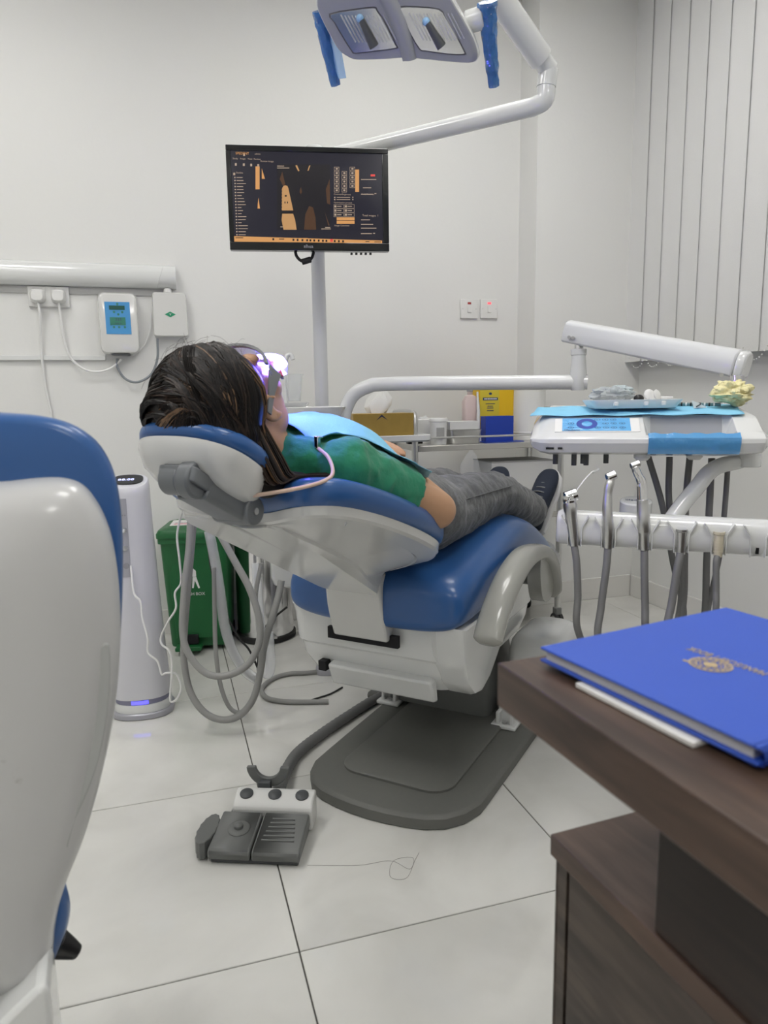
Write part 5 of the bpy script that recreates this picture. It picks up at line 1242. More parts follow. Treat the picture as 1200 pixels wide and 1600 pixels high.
# 3 contra-angle
c = HOLD[1006]; dd_ = dep(c) - .002; t = hpiece('contra_angle_handpiece', 'thick steel dental handpiece with an angled neck and head', 'handpiece', 1006)
sub(t, rev(MB(), c + Vector((0, 0, -.036)), D(1004, 780, dd_), [(0, .0095), (.3, .0105), (.34, .0135), (.36, .0142), (.7, .0138), (.74, .0125), (.98, .012), (1, .010)]), 'motor', STEEL)
sub(t, MB().tube(cr([D(1004, 782, dd_), D(1003, 762, dd_), D(1002, 752, dd_), D(996, 740, dd_), D(992, 730, dd_)], 4), [.0105] * 6 + [.0098] * 4 + [.0085] * 5 + [.0078] * 2, 16), 'neck', CHROME)
sub(t, MB().cyl(D(986, 729, dd_), D(999, 724, dd_), .0075), 'head', STEEL, bevel=.001); sub(t, MB().cyl(D(996, 726, dd_), D(1000, 723, dd_), .0045), 'head_cap', CHROME)
sub(t, MB().tube(cr(hosepath(c, [(1007, 900), (1008, 950), (1009, 985)], [(1078, 712), (1072, 780), (1070, 870), (1068, 940)]), 8), .0080, 10), 'hose', HOSED)
# 4, 5 bare connectors
c = HOLD[1061]; dd_ = dep(c) - .002; t = hpiece('hose_connector', 'open steel hose connector resting empty in the rail', 'connector', 1061)
sub(t, MB().lathe([(.0085, -.04), (.009, -.02), (.0095, .008), (.012, .010), (.012, .014), (.009, .014), (.0085, .004), (.001, .004)], c, (0, 0, 1), 20), 'body', STEEL); sub(t, MB().lathe([(.008, .0045), (.001, .0046)], c, (0, 0, 1), 16), 'bore', BLACK)
sub(t, MB().tube(cr(hosepath(c, [(1058, 890), (1050, 940), (1041, 995)], [(1112, 716), (1108, 800), (1104, 880), (1101, 960)]), 8), .0084, 10), 'hose', HOSED)
c = HOLD[1119]; dd_ = dep(c) - .002; t = hpiece('hose_connector', 'cream plastic hose connector resting in the rail', 'connector', 1119)
sub(t, MB().lathe([(.0085, -.04), (.009, -.02), (.0095, .006), (.0115, .008), (.0115, .013), (.009, .013), (.0085, .005), (.001, .005)], c, (0, 0, 1), 20), 'body', CREAM); sub(t, MB().lathe([(.004, .0055), (.004, .010), (.001, .010)], c, (0, 0, 1), 12), 'pin', GOLDF)
for k in range(5): sub(t, MB().lathe([(.0098, -.030 + k * .006), (.0098, -.027 + k * .006)], c, (0, 0, 1), 18), 'ridge', CREAM)
sub(t, MB().tube(cr(hosepath(c, [(1119, 880), (1119, 920), (1118, 965)], [(1138, 718), (1132, 800), (1124, 870), (1106, 955)]), 8), .0068, 10), 'hose', HOSED)

# ------------------------------------------------------------------ things on the tray (tray frame)
def TT(x, y, h=0): return FR[du_.name].inverted() @ Vector((x, y, .056 + (y - .105) * .1128 + h))
nb = 14; g_ = []
for i in range(nb * 2 + 1):
    for j in range(nb + 1):
        x = .0 + .478 * i / (2 * nb) - .015 * (1 - j / nb) + .03 * j / nb * 0; y = .088 + .17 * j / nb; h = .003 + .0015 * math.sin(i * .9 + j * .7)
        if x < .0: h -= .3 * (x) ** 2 + .0
        if j == 0: h -= .001
        z = .056 + (max(y, .1) - .105) * .1128 + h
        g_.append(FR[du_.name].inverted() @ Vector((x, y, max(z, .053))))
mb = MB().add(g_, [(i * (nb + 1) + j, (i + 1) * (nb + 1) + j, (i + 1) * (nb + 1) + j + 1, i * (nb + 1) + j + 1) for i in range(2 * nb) for j in range(nb)])
o = solo(mb, 'tray_paper', PAPERB, 'light blue paper sheet covering the instrument tray', 'paper sheet'); m_ = o.modifiers.new('thick', 'SOLIDIFY'); m_.thickness = .001
T0 = du_
tp0 = thing('plastic_tray', 'white disposable plastic tray lying on the blue tray paper', 'tray', TT(.225, .19, .006), math.radians(-31 + 8))
def trayring(hx_, hy_, z, nt=0):
    out = []
    for x, y in rrect(hx_, hy_, .02, 4): out.append(Vector((x, y, z + .0)))
    return out
build(MB().loft([trayring(.094, .061, 0), trayring(.097, .064, .003), trayring(.108, .074, .019), trayring(.108, .074, .021), trayring(.102, .069, .020), trayring(.085, .055, .004), trayring(.02, .02, .004)]), 'dish', PLASTW, tp0)
for x in (-.05, .02, .06): build(MB().box((x, -.066, .011), (.012, .016, .012)), 'notch', PLASTW, tp0, bevel=.003)
def blob(name, c, r, m, label, cat, amp=.3, fr=6, seed=0, flat=1, **k):
    mb = MB(); mb.ell((0, 0, 0), r, nu=36, nv=22)
    mb.v = [p * (1 + amp * noise.noise(Vector((p.x / r[0], p.y / r[1], p.z / r[2])) * fr + Vector((seed, 0, 0))) + amp * .5 * noise.noise(Vector((p.x / r[0], p.y / r[1], p.z / r[2])) * fr * 2.3 + Vector((seed, 5, 0)))) for p in mb.v]
    mn_ = min(p.z for p in mb.v); mb.v = [Vector((p.x, p.y, p.z - mn_)) + Vector(c) for p in mb.v]
    return solo(mb, name, m, label, cat, base=c, **k)
TP0 = FR[tp0.name].inverted()
blob('crumpled_film', TP0 @ Vector((-.045, 0, .005)), (.052, .032, .019), mat('grey_film', (.55, .60, .62), .2, alpha=.6), 'crumpled pale plastic wrap lying in the white tray', 'wrap', .5, 2.5, 3)
blob('wrap_scrap', TP0 @ Vector((-.02, .01, .026)), (.028, .02, .013), mat('grey_film2', (.55, .63, .66), .25, alpha=.85), 'small whitish wrap scrap on top of the crumpled wrap', 'wrap', .4, 2, 5)
t = thing('dental_cup', 'white lobed plastic piece with a black grip in the tray', 'instrument', TP0 @ Vector((.03, 0, .012)))
sub(t, MB().ell(TP0 @ Vector((.018, -.005, .022)), (.013, .011, .011)), 'black_grip', BLACK)
sub(t, MB().lathe([(.012, 0), (.013, .003), (.009, .006), (.001, .006)], TP0 @ Vector((.043, 0, .032)), (-.3, -.9, .3), 18), 'cup_lobe', PLASTW); sub(t, MB().lathe([(.012, 0), (.013, .003), (.009, .006), (.001, .006)], TP0 @ Vector((.062, .004, .031)), (.3, -.9, .3), 18), 'cup_lobe', PLASTW)
sub(t, MB().lathe([(.010, 0), (.011, .003), (.008, .006), (.001, .006)], TP0 @ Vector((.052, 0, .022)), (0, -.9, .4), 18), 'cup_lobe', PLASTW)
solo(MB().tube(cr([TP0 @ Vector((-.10, -.01, .030)), TP0 @ Vector((-.08, -.005, .024)), TP0 @ Vector((-.03, .03, .012)), TP0 @ Vector((.04, .04, .010))], 6), .003, 8), 'dental_probe', STEEL, 'bent steel probe leaning over the end of the white tray', 'instrument')
solo(MB().tube([TP0 @ Vector((.02, .03, .012)), TP0 @ Vector((.075, .01, .024)), TP0 @ Vector((.098, -.01, .025))], [.004, .004, .0015], 8), 'spatula', PLASTW, 'slim white spatula resting across the tray edge', 'instrument')
mk = thing('patterned_stick', 'thin banded dark stick lying on the blue tray paper', 'stick', TT(.37, .22, .006))
pa, pb_ = TT(.315, .235, .009), TT(.435, .205, .0095)
sub(mk, MB().cyl(pa, pb_, .0042, n=10), 'shaft', mat('stick_teal', (.12, .22, .24), .4))
for k in range(10): f = .1 + k * .085; sub(mk, MB().cyl(pa + (pb_ - pa) * f, pa + (pb_ - pa) * (f + .03), .0047, n=10), 'band', WHITEI if k % 2 else BLACK)
sw = thing('paper_twist', 'small folded white paper twist with dark stripe on the tray', 'paper twist', TT(.375, .185, .004))
q0 = TT(.370, .180, .0045)
ax_ = rotz(-31) @ Vector((1, 0, 0))
sub(sw, MB().add([q0, q0 + ax_ * .03 + Vector((0, 0, .002)), q0 + ax_ * .012 + Vector((0, 0, .012)), q0 + ax_ * -.006 + Vector((0, 0, .020)), q0 + ax_ * .012 + Vector((.004, .012, .0))], [(0, 1, 2), (0, 2, 3), (1, 2, 4), (2, 3, 4), (0, 4, 1), (0, 3, 4)]), 'paper', PAPER, smooth=False)
sub(sw, MB().tube([q0 + ax_ * .004 + Vector((-.001, -.003, .004)), q0 + ax_ * .014 + Vector((-.001, -.003, .010))], .0014, 6), 'stripe', BLACK)
yc = TT(.455, .20, .004)
mb = MB(); mb.ell((0, 0, 0), (.048, .042, .030), nu=60, nv=40)
def crump(p):
    q = Vector((p.x / .048, p.y / .042, p.z / .03)); f = 0
    for s, a in ((1.3, .30), (2.8, .16), (5, .04)): f += a * (abs(noise.noise(q * s + Vector((2, 1, 9)))) * 2 - .6)
    return p * (1 + f)
mb.v = [crump(p) for p in mb.v]; mz = min(p.z for p in mb.v); mb.v = [Vector((p.x * (1.15 if p.z < -.005 else 1), p.y * (1.15 if p.z < -.005 else 1), max(p.z - mz, 0) * 1.0)) + yc for p in mb.v]
solo(mb, 'crumpled_cloth', YPAPER, 'crumpled pale yellow crepe cloth on the tray corner', 'cloth', base=yc, ang=25)
# ------------------------------------------------------------------ trolley and what stands on it
TZ = .795; TX0, TX1, TY0, TY1 = .93, 1.572, 2.62, 2.915
tr = thing('steel_trolley', 'steel trolley with shelves and castors standing by the back wall', 'trolley', ((TX0 + TX1) / 2, (TY0 + TY1) / 2, 0))
ox, oy = (TX0 + TX1) / 2, (TY0 + TY1) / 2; hx_, hy_ = (TX1 - TX0) / 2, (TY1 - TY0) / 2
def shelf(z, nm):
    build(MB().bb(-hx_ + .012, hx_ - .012, -hy_, hy_, z - .022, z), nm, SHELF, tr, bevel=.002)
shelf(TZ, 'top_shelf'); shelf(.50, 'middle_shelf'); shelf(.18, 'bottom_shelf')
for sx in (-1, 1):
    for sy in (-1, 1):
        x, y = sx * hx_, sy * (hy_ - .005)
        lg_ = build(MB().cyl((x, y, .085), (x, y, TZ + .02), .0125, n=16), 'leg', STEEL, tr)
        ca = build(MB().bb(x - .014, x + .014, y - .016, y + .016, .052, .084), 'caster', GREY, tr, bevel=.004)
        for dx in (-.010, .010): build(MB().cyl((x + dx - .008, y, .03), (x + dx + .008, y, .03), .0295, n=24), 'caster_wheel', RUBBER, ca, bevel=.004)
        build(MB().cyl((x - .0192, y, .03), (x + .0192, y, .03), .018, n=20), 'caster_hub', ARMG, ca)
    hp_ = [(sx * hx_, -(hy_ - .005), TZ + .02), (sx * hx_, -(hy_ - .005), TZ + .085), (sx * (hx_ - .004), -(hy_ - .025), TZ + .12), (sx * (hx_ - .006), -(hy_ - .07), TZ + .128), (sx * (hx_ - .006), (hy_ - .07), TZ + .128), (sx * (hx_ - .004), (hy_ - .025), TZ + .12), (sx * hx_, (hy_ - .005), TZ + .085), (sx * hx_, (hy_ - .005), TZ + .02)]
    build(MB().tube(cr(hp_, 5), .0125, 14), 'handle', STEEL, tr)
build(MB().cyl((-hx_, -hy_ + .004, TZ + .030), (hx_, -hy_ + .004, TZ + .030), .004, n=10), 'guard_rail', STEEL, tr)
build(MB().cyl((-hx_, hy_ - .004, TZ + .030), (hx_, hy_ - .004, TZ + .030), .004, n=10), 'guard_rail', STEEL, tr)
# side tray clamped at the trolley's end
a0 = P(500, 685, 1, 2.60); STZ = P(600, 686, 1, 2.58).z
sx0, sx1 = P(505, 680, 1, 2.60).x - ox, P(671, 680, 1, 2.54).x - ox
build(MB().loft([[Vector(((sx0 + sx1) / 2 + x, 2.655 - oy - .06 + y, z)) for x, y in rrect((sx1 - sx0) / 2 - s, .10 - s, .035, 5)] for z, s in ((STZ - .010, .008), (STZ - .004, .0), (STZ + .014, 0), (STZ + .016, .003), (STZ + .012, .007), (STZ, .009), (STZ - .001, .06))]), 'side_tray', GLOSSW, tr)
build(MB().box((-hx_ + .004, -hy_ + .02, STZ - .018), (.06, .03, .016)), 'tray_clamp', BLACK, tr, bevel=.003)
def at(px_, py_, Y, z=None):
    p = P(px_, py_, 1, Y); return Vector((p.x, p.y, TZ if z is None else z))
def width(px0, px1, Y): return P(px1, 680, 1, Y).x - P(px0, 680, 1, Y).x
# tissue box
Y = 2.60; wx = width(546, 642, Y - .05); c = at(594, 660, Y - .0, STZ)
tbx = thing('tissue_box', 'gold patterned tissue box on the white side tray', 'tissue box', c, math.radians(0))
hh_ = P(594, 646, 1, Y - .055).z - STZ
build(MB().bb(-wx / 2, wx / 2 - .004, -.055, .055, .0005, hh_), 'carton', GOLD, tbx, bevel=.0015)
build(MB().bb(wx / 2 - .0038, wx / 2, -.055, .055, .0005, hh_ + .0), 'carton_end', STEEL, tbx, bevel=.001)
build(MB().prism([(-.022 - .02, hh_ - .001), (.002 - .02, hh_ - .001), (-.010 - .02, hh_ - .0 - .022)][::-1], .0552, .0558, RX), 'print_diamond', mat('navy_print', (.012, .014, .05), .5), tbx, smooth=False) if False else build(MB().add([Vector((x, -.0556, z)) for x, z in ((-.010, hh_ - .012), (-.032, hh_ - .026), (-.010, hh_ - .004), (.014, hh_ - .026))], [(0, 1, 2), (0, 2, 3)]), 'print_diamond', mat('navy_print', (.012, .014, .05), .5), tbx, smooth=False)
mb = MB(); rings = []
for k, (z, w_, d_, tw_) in enumerate(((0, .030, .018, 0), (.03, .045, .02, .2), (.06, .042, .016, .4), (.085, .02, .010, .5), (.088, .004, .003, .5))):
    rings.append([Vector((-.012 + .006 * k + math.cos(a + tw_) * w_ * (1 + .28 * math.sin(a * 5 + k)), math.sin(a + tw_) * d_ * (1 + .3 * math.sin(a * 4 + k)), hh_ - .001 + z * (.82 + .18 * math.cos(a * 3)))) for a in np.linspace(0, 6.283, 30, endpoint=False)])
build(mb.loft(rings), 'tissue', TISSUE, tbx, ang=30)
def bag(name, px0, px1, py0, py1, Y, label, seed, m=FILMC, z=None):
    c = at((px0 + px1) / 2, 680, Y, z); w_ = width(px0, px1, Y) / 2; h_ = (P((px0 + px1) / 2, py0, 1, Y).z - P((px0 + px1) / 2, py1, 1, Y).z) / 2
    return blob(name, Vector((c.x, c.y, P(680, py1, 1, Y).z if z is None else z)), (w_, .05, h_), m, label, 'plastic bag', .35, 2.2, seed, ang=20)
# back row first
Y = 2.85
def cyl_item(name, px0, px1, pyt, Y, prof_s, m, label, cat):
    w_ = width(px0, px1, Y) / 2; c = at((px0 + px1) / 2, 680, Y); h_ = P((px0 + px1) / 2, pyt, 1, Y).z - TZ
    t = thing(name, label, cat, c); return t, w_, h_
t, r, h = cyl_item('sharps_container', 740, 797, 592, 2.83, 0, YELLOW, 'yellow sharps container with a printed label on the trolley', 'container')
build(MB().loft([[Vector((x * s, y * s, z)) for x, y in rrect(r, .05, .018, 4)] for z, s in ((.0005, .95), (.004, .97), (h * .9, 1.0), (h * .9, 1.02), (h * .93, 1.02))]), 'body', YELLOW, t)
build(MB().loft([[Vector((x * s, y * s, z)) for x, y in rrect(r, .05, .018, 4)] for z, s in ((h * .931, 1.03), (h * .97, 1.0), (h, .7))]), 'lid', mat('orange_lid', (.55, .14, .05), .4), t)
lb_ = build(MB().bb(-r * .92, r * .10, -.0512, -.0505, h * .40, h * .86), 'label', mat('yellow_label', (.66, .52, .04), .5), t, smooth=False)
build(MB().bb(-r * .78, r * .02, -.0518, -.0513, h * .655, h * .70), 'label_bar', DARKI, lb_, smooth=False)
[build(MB().bb(-r * .70 + r * .085 * k, -r * .64 + r * .085 * k, -.0522, -.0519, h * .668, h * .688), 'label_mark', WHITEI, lb_, smooth=False) for k in range(8)]
for z_, l_ in ((.60, .5), (.56, .3), (.53, .34), (.49, .36)): build(MB().bb(-r * .38 - r * l_ * .5, -r * .38 + r * l_ * .5, -.0518, -.0513, h * z_ - .0015, h * z_ + .0015), 'label_line', DARKI, lb_, smooth=False)
build(MB().add([Vector((-r * .38 + .008 * math.cos(a), -.0516, h * .76 + .006 * math.sin(a))) for a in np.linspace(0, 6.28, 6, endpoint=False)], [tuple(range(6))]), 'hazard_mark', DARKI, lb_, smooth=False)
t, r, h = cyl_item('white_canister', 798, 849, 590, 2.80, 0, PLASTW, 'tall white plastic canister with ribbed rims on the trolley', 'canister')
build(MB().lathe([(r * .97, .0005), (r, .003), (r, .018), (r * .97, .021), (r * .97, .030), (r, .033), (r * .97, .036), (r * .97, h * .80), (r, h * .81), (r * .97, h * .83)], n=40), 'body', PLASTW, t); build(MB().lathe([(r * 1.0, h * .832), (r * 1.01, h * .835), (r * 1.01, h * .88), (r * .98, h * .885), (r * 1.0, h * .92), (r * .96, h * .98), (.002, h)], n=40), 'lid', PLASTW, t)
Y = 2.72
w_ = width(755, 798, Y); c = at(776.5, 680, Y); h = P(776, 650, 1, Y).z - TZ
t = thing('blue_holder', 'royal blue open plastic box standing on a blue mat', 'box', c)
mb = MB(); tk = .003
mb.bb(-w_ / 2, w_ / 2, -.025, -.022, .004, h).bb(-w_ / 2, w_ / 2, .022, .025, .004, h).bb(-w_ / 2, -w_ / 2 + tk, -.0219, .0219, .004, h).bb(w_ / 2 - tk, w_ / 2, -.0219, .0219, .004, h).bb(-w_ / 2, w_ / 2, -.025, .025, .0031, .0039)
build(mb, 'box', ROYAL, t, bevel=.001); build(MB().loft([[Vector((.012 + x, -.018 + y, z)) for x, y in rrect(w_ * .72, .034, .01, 3)] for z in (.0005, .003)]), 'mat', ROYAL, t)
Y = 2.70
t, r, h = cyl_item('small_tub', 672, 698, 653, 2.665, 0, PLASTW, 'small white plastic tub with a screw rim on the trolley', 'tub')
build(MB().lathe([(r * .88, .0005), (r * .9, .003), (r * .94, h * .86), (r * 1.02, h * .87), (r * 1.02, h * .97), (r * .98, h), (r * .9, h), (r * .88, h * .9)], n=32), 'body', PLASTW, t); build(MB().loft([[Vector((r * .96 * math.sin(a), -r * .96 * math.cos(a), z)) for a in np.linspace(-.6, .4, 10)] for z in (h * .25, h * .65)], cap=False), 'label', GREYTOP, t)
Y = 2.70; w_ = width(697, 748, Y); c = at(722, 680, Y); h = P(722, 671, 1, Y).z - TZ
t = thing('steel_dish', 'shallow brushed steel instrument dish under a white carton', 'dish', c)
build(MB().loft([[Vector((x * s, y * s, z)) for x, y in rrect(w_ / 2, .045, .018, 4)] for z, s in ((.0005, .86), (.003, .9), (h - .001, 1), (h, 1.03), (h, .97), (.004, .88), (.004, .1))]), 'dish', STEEL, t)
solo(MB().bb(c.x - w_ / 2 + .002, c.x + w_ / 2 - .016, 2.66, 2.73, TZ + h + .0008, TZ + h + .034), 'white_carton', CARTON, 'flat white carton on the steel dish', 'carton', bevel=.001)
w_ = width(645, 672, 2.76); c = at(658, 680, 2.76); 
solo(MB().bb(c.x - w_ / 2, c.x + w_ / 2 + .02, 2.74, 2.80, TZ + .0005, P(655, 656, 1, 2.74).z), 'white_carton', CARTON, 'white carton half hidden behind the small tub', 'carton', bevel=.001)
bag('clear_bag', 640, 690, 627, 660, 2.835, 'clear plastic bag of white cups by the tub', 2, z=TZ + .0005); bag('clear_bag', 688, 738, 633, 658, 2.80, 'clear plastic bag of small bottles above the white carton', 8, z=TZ + .0005)
mb = MB(); cw = at(660, 680, 2.835); 
for k in range(4): solo(MB().lathe([(.012, 0), (.017, .05), (.0185, .05), (.0185, .053), (.001, .053)], (cw.x - .04 + k * .026, cw.y - .01, TZ + .03 + .012 * (k % 2)), (.3 - .2 * k, -.3, .9), 18), 'paper_cup', PLASTW, 'small white plastic cup, ' + ('leftmost tipped' if False else ['lying against the tissue box side', 'upright above the hidden carton', 'tilted above the small tub', 'nearest to the bag of small bottles'][k]) + ' in the clear bag', 'cup', group='cups in the clear bag')
t, r, h = cyl_item('soap_bottle', 724, 744, 606, 2.79, 0, PINKL, 'pale pink bottle standing beside the yellow container', 'bottle')
build(MB().loft([[Vector((x * s, y * s, z)) for x, y in rrect(r, r * .7, .008, 3)] for z, s in ((.0005, .92), (.004, 1), (h * .75, 1), (h * .85, .7), (h * .87, .35), (h * .93, .35))]), 'body', mat('pink_bottle', (.62, .50, .48), .3), t); build(MB().lathe([(r * .45, h * .931), (r * .45, h), (.001, h)], n=16), 'cap', GREYTOP, t)
t = thing('bottle_brush', 'white plastic brush standing upright in its stand', 'brush', at(747, 680, 2.752))
hb2 = P(747, 612, 1, 2.752).z - TZ
build(MB().lathe([(.018, .0005), (.018, .005), (.012, .03), (.010, .034), (.001, .034)], n=20), 'stand', PLASTW, t); build(MB().tube([(0, 0, .034), (.001, 0, hb2 * .6), (-.004, 0, hb2)], [.0085, .007, .004], 12), 'handle', PLASTW, t)
# lower shelf
w_ = width(757, 861, 2.68); c = P(812, 770, 1, 2.68); MZ = .50
t = thing('white_carton_box', 'large white cardboard box with grey lid on the lower trolley shelf', 'box', (1.415, 2.74, MZ))
bh2 = P(812, 722, 1, 2.64).z - MZ
build(MB().bb(-.145, .135, -.09, .09, .0005, bh2), 'carton', CARTON, t, bevel=.001); build(MB().bb(-.147, .137, -.092, .092, bh2 + .0003, bh2 + .004), 'lid', GREYTOP, t)
blob('folded_cloth', Vector((1.12, 2.72, MZ)), (.11, .07, .045), CLOTHB, 'crumpled dark blue cloth on the lower trolley shelf', 'cloth', .3, 2, 4, ang=30)
mb = MB(); c = P(733, 735, 1, 2.605)
rings = []
for z, r_ in ((P(733, 768, 1, 2.605).z, .042), (P(733, 750, 1, 2.605).z, .046), (P(733, 725, 1, 2.605).z, .040), (P(733, 712, 1, 2.605).z, .024), (P(733, 703, 1, 2.605).z, .006)):
    rings.append([Vector((c.x + r_ * math.cos(a) * (1 + .15 * math.sin(a * 3 + z * 60)), 2.59 + .4 * r_ * math.sin(a), z)) for a in np.linspace(0, 6.283, 24, endpoint=False)])
solo(mb.loft(rings), 'hanging_bag', mat('faint_film', (.8, .82, .85), .12, alpha=.14), 'clear plastic bag hanging from the trolley front', 'plastic bag')

# ------------------------------------------------------------------ second chair in the left foreground
s2r = D(191, 900, .74); S2A = math.radians(4.0); S2X = rotz(4.0) @ Vector((1, 0, 0)); S2N = rotz(4.0) @ Vector((0, 1, 0))
s2o = s2r - S2X * .238
s2 = thing('treatment_chair', 'second blue and white chair with scuffed shell seen from behind', 'chair', (s2o.x, s2o.y, 0), S2A)
def hit(x, y, off=0.0):      # pixel ray on the upright plane of the backrest
    d = Vector(ray(x, y)); o = Vector(O); t = (s2r + S2N * off - o).dot(S2N) / d.dot(S2N); return to_local(s2, o + d * t)
def half(pts, off=0.0): return [(p.x, p.z) for p in (hit(x, y, off) for x, y in pts)]
def closed(h, xin=.06): return h + [(-x, z) for x, z in reversed(h)]
def ring2(loop, s, dy, dz=0, lean=.10):
    cx = sum(p[0] for p in loop) / len(loop); cz = sum(p[1] for p in loop) / len(loop)
    return [Vector((cx + (x - cx) * s, dy, cz + (z - cz) * s + dz)) for x, z in loop]
out = half([(-60, 643), (0, 645), (60, 650), (110, 663), (150, 690), (174, 728), (186, 772), (192, 830), (193, 900), (190, 985), (181, 1100), (163, 1200), (136, 1300), (106, 1378), (60, 1440), (-60, 1475)])
co = smooth_loop(closed(out), 4)
build(MB().loft([ring2(co, .05, .004), ring2(co, .8, .004), ring2(co, .955, .004), ring2(co, .985, .008), ring2(co, 1, .022), ring2(co, .985, .045), ring2(co, .95, .062), ring2(co, .88, .07), ring2(co, .05, .072)]), 'back_cushion', BLUE, s2, ang=60)
inn = half([(-60, 753), (0, 753), (60, 747), (100, 747), (130, 758), (153, 786), (171, 826), (181, 872), (187, 930), (188, 1000), (180, 1100), (161, 1200), (133, 1300), (100, 1385), (87, 1440), (80, 1500), (60, 1530), (-60, 1545)])
ci = smooth_loop(closed(inn), 4)
build(MB().loft([ring2(ci, 1.0, .0035), ring2(ci, 1.0, -.004), ring2(ci, .985, -.020), ring2(ci, .95, -.034), ring2(ci, .86, -.046), ring2(ci, .6, -.054), ring2(ci, .3, -.057), ring2(ci, .03, -.058)]), 'back_shell', WORN, s2, ang=50)
gr = half([(112, 1100), (128, 1040), (150, 1002), (170, 990), (171, 1060), (160, 1140), (142, 1200), (120, 1250), (105, 1290)])
build(MB().loft([[Vector((x, dy, z)) for x, z in smooth_loop(gr, 3)] for dy in (-.030, -.0385)]), 'shell_recess', mat('shell_grey', (.40, .41, .40), .3, coat=.3), s2, bevel=.003)
seatp = half([(-60, 1362), (40, 1364), (84, 1385), (101, 1412), (108, 1440), (105, 1470), (94, 1500), (70, 1530), (-60, 1550)])
cs = smooth_loop(closed(seatp), 3)
build(MB().loft([ring2(cs, .9, .0045), ring2(cs, .97, .010), ring2(cs, 1.0, .03), ring2(cs, .94, .09, -.01), ring2(cs, .86, .20, -.02), ring2(cs, .7, .26, -.02)]), 'seat_cushion', BLUE, s2, ang=60)
build(MB().tube([hit(88, 1474, .06), hit(108, 1482, .06), hit(122, 1488, .06)], [.017, .012, .008], 14), 'lever', BLACK, s2, bevel=.002)
bq = hit(76, 1532, -.075); bw_ = bq.x; zt1 = bq.z
prof_ = [(bw_ - .10, zt1 - .075), (bw_ - .008, zt1 - .003), (bw_, zt1 - .012), (bw_, .10), (-bw_, .10), (-bw_, zt1 - .012), (-bw_ + .008, zt1 - .003), (-bw_ + .10, zt1 - .075)]
build(MB().loft([[Vector((x, y, z)) for x, z in prof_] for y in (-.075, -.01)]), 'frame_cover', GLOSSW, s2, bevel=.006)
build(MB().lathe([(.20, .001), (.20, .02), (.19, .03), (.05, .04), (.05, .10), (.001, .10)], (0, .06, 0), n=40).bb(-.06, .06, -.009, .12, .08, .40), 'pedestal', GREY, s2, bevel=.003)

# ------------------------------------------------------------------ desk, cabinet, book
DZ = .75; DK = P(777, 1035, 2, DZ); DA = math.radians(3.7)
dk = thing('desk', 'dark walnut desk top with thick edge carrying the blue book', 'desk', (DK.x, DK.y, 0), DA)
build(MB().bb(0, 1.5, -.78, 0, DZ - .040, DZ), 'desk_top', WOOD, dk, bevel=.0015)
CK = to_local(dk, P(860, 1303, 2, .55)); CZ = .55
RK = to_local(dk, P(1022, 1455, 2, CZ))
build(MB().bb(RK.x, RK.x + .30, -.76, RK.y, CZ + .0005, DZ - .0405), 'riser', wood_mat('shaded_walnut', (.012, .007, .005), (.020, .012, .009), (.032, .019, .014), .45, (math.pi / 2, 0, 0)), dk, bevel=.001)  # walnut darkened in its colour to paint the shade under the desk top
build(MB().bb(1.42, 1.46, -.76, -.02, .0005, DZ - .0405), 'end_panel', WOODV, dk, bevel=.001)
build(MB().bb(RK.x + .31, 1.415, -.05, -.03, .20, DZ - .0405), 'modesty_panel', WOODV, dk, bevel=.001)
cb_ = thing('side_cabinet', 'low dark walnut cabinet standing beneath the desk top', 'cabinet', FR[dk.name].inverted() @ Vector((CK.x, CK.y, 0)), DA)
build(MB().bb(0, .46, -1.25, 0, CZ - .022, CZ), 'top', WOOD, cb_, bevel=.001)
build(MB().bb(.012, .45, -1.24, -.006, .03, CZ - .0222), 'carcass', DARKGAP, cb_, smooth=False)
build(MB().bb(.006, .0119, -.020, -.003, .0005, CZ - .0222), 'stile', WOODV, cb_, bevel=.0005); build(MB().bb(.0055, .45, -.0058, -.003, .0005, CZ - .0222), 'back_panel', WOODV, cb_)
build(MB().bb(.005, .0119, -1.24, -.026, .03, CZ - .0235), 'side_panel', WOODV, cb_, bevel=.0006)
build(MB().bb(.03, .43, -1.2, -.03, .0005, .0295), 'plinth', WOODV, cb_)
# book on a pad of paper
BZ0 = DZ + .0045; BT = .0135
c1, c2, c3 = P(844, 1010, 2, BZ0 + BT), P(1186, 1168, 2, BZ0 + BT), P(1200, 942, 2, BZ0 + BT)
be = (c2 - c1); be.z = 0; bl_ = be.length; ba = math.atan2(-be.y, -be.x) - math.pi / 2        # book y axis runs from near corner to far corner
bk = thing('hardback_book', 'blue cloth hardback book with gold oval emblem on the desk', 'book', (c1.x, c1.y, BZ0), ba)
BWd = .235; BL = bl_
cl_ = MB()
build(MB().bb(0, BWd, -BL, 0, BT - .0024, BT), 'front_cover', BLUEBK, bk, bevel=.001)
build(MB().bb(0, BWd, -BL, 0, .0003, .0027), 'back_cover', BLUEBK, bk, bevel=.001)
build(MB().bb(.004, BWd - .004, -BL + .006, -.004, .0028, BT - .0025), 'pages', PAGES, bk, smooth=False)
build(MB().loft([[Vector((x, -BL - .0 - dy, z)) for x in (0, BWd)] for dy, z in ((-.004, .0003), (.003, .002), (.005, BT / 2), (.003, BT - .002), (-.004, BT + .0004))], cap=False), 'spine', BLUEBK, bk)
pdv = to_local(bk, P(1117, 1176, 2, DZ + .004))
build_ = MB().bb(.006, BWd + .02, -BL * .86, -.055, DZ + .0005 - BZ0, -.0004)
pad_ = thing('paper_pad', 'white paper pad lying under the blue book', 'paper pad', (c1.x, c1.y, DZ), ba - math.radians(1.0))
yv = -BL * .80
build(MB().bb(-.004, .21, yv, -.05, .0005, .0042), 'sheets', PAPER, pad_, bevel=.0005)
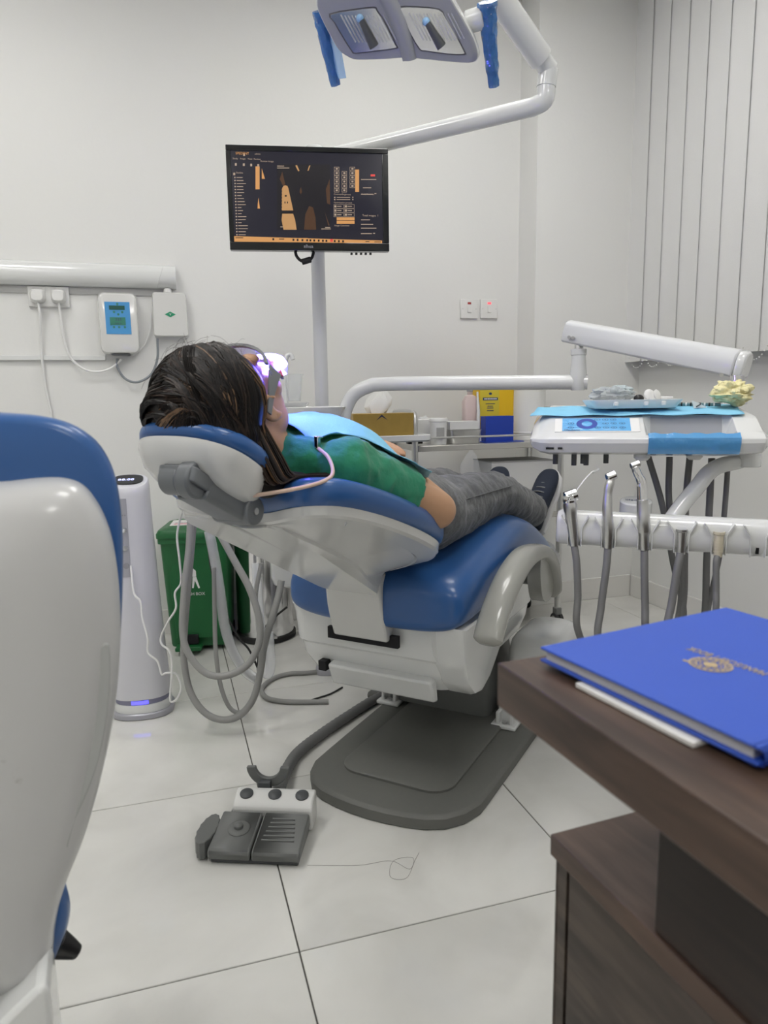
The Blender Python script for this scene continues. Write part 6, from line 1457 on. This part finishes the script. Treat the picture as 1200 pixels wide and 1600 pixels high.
def bp(x, y): p = to_local(bk, P(x, y, 2, BZ0 + BT)); return Vector((p.x, p.y, BT + .0003))
ta_, tb_ = bp(1198, 1054), bp(1077, 1013); td = (tb_ - ta_).normalized(); tu = Vector((-td.y, td.x, 0))
Mt = Matrix((td, tu, Vector((0, 0, 1)))).transposed().to_4x4(); ltx = (tb_ - ta_).length
to = text('MANUSCRIPT BOOK', .012, Matrix.Translation((ta_ + tb_) / 2) @ Mt, 'title_lettering', GOLDF, bk, .0002)
xs = [v.co.dot(td) for v in to.data.vertices]; k = ltx / (max(xs) - min(xs)); cm = (ta_ + tb_) / 2
to.data.transform(Matrix.Translation(cm) @ Matrix.Scale(k, 4) @ Matrix.Scale(1.7, 4, tu) @ Matrix.Translation(-cm))
for v in to.data.vertices: v.co.z = BT + .0002 + (.0003 if v.co.z > BT + .0003 else 0)
e0, e1 = bp(1080, 1030), bp(1142, 1049); ec = (e0 + e1) / 2; er = (e1 - e0).length / 2
ed = (e1 - e0).normalized(); eu = Vector((-ed.y, ed.x, 0)); m2_, m3_ = bp(1118, 1030), bp(1104, 1050); eh = abs((m2_ - m3_).dot(eu)) / 2
def ering(r0, r1, nm):
    g = MB(); g.loft([[ec + ed * er * r * math.cos(a) + eu * eh * r * math.sin(a) + Vector((0, 0, .0003)) for a in np.linspace(0, 6.2832, 40, endpoint=False)] for r in (r0, r1)], cap=False); return build(g, nm, GOLDF, bk, smooth=False)
ering(.90, 1.0, 'emblem_ring'); ering(.62, .70, 'emblem_ring'); ering(.02, .34, 'emblem_disc')
for k in range(18):
    a = 2 * math.pi * k / 18; c = ec + ed * er * .8 * math.cos(a) + eu * eh * .8 * math.sin(a)
    build(MB().box(c + Vector((0, 0, .0003)), (.0022, .0022, .0002)), 'emblem_dot', GOLDF, bk, smooth=False)
for k in range(8):
    a = 2 * math.pi * k / 8 + .2; c = ec + ed * er * .48 * math.cos(a) + eu * eh * .48 * math.sin(a)
    build(MB().box(c + Vector((0, 0, .0003)), (.004, .0014, .0002), Matrix.Rotation(a, 4, 'Z')), 'emblem_ray', GOLDF, bk, smooth=False)
cdt = bp(1072, 1033); build(MB().box(cdt, (.005, .003, .0003), Matrix.Rotation(math.atan2(ed.y, ed.x), 4, 'Z')), 'emblem_tip', GOLDF, bk, smooth=False)
# a stray hair thread on the floor
solo(MB().tube(cr([P(x, y, 2, .0008) for x, y in ((480, 1352), (560, 1352), (610, 1345), (640, 1358), (645, 1340), (615, 1345), (610, 1370), (635, 1372), (648, 1345), (655, 1332))], 6), .00028, 4), 'stray_hair', HAIRM, 'single long stray hair curled on the floor tiles', 'hair')
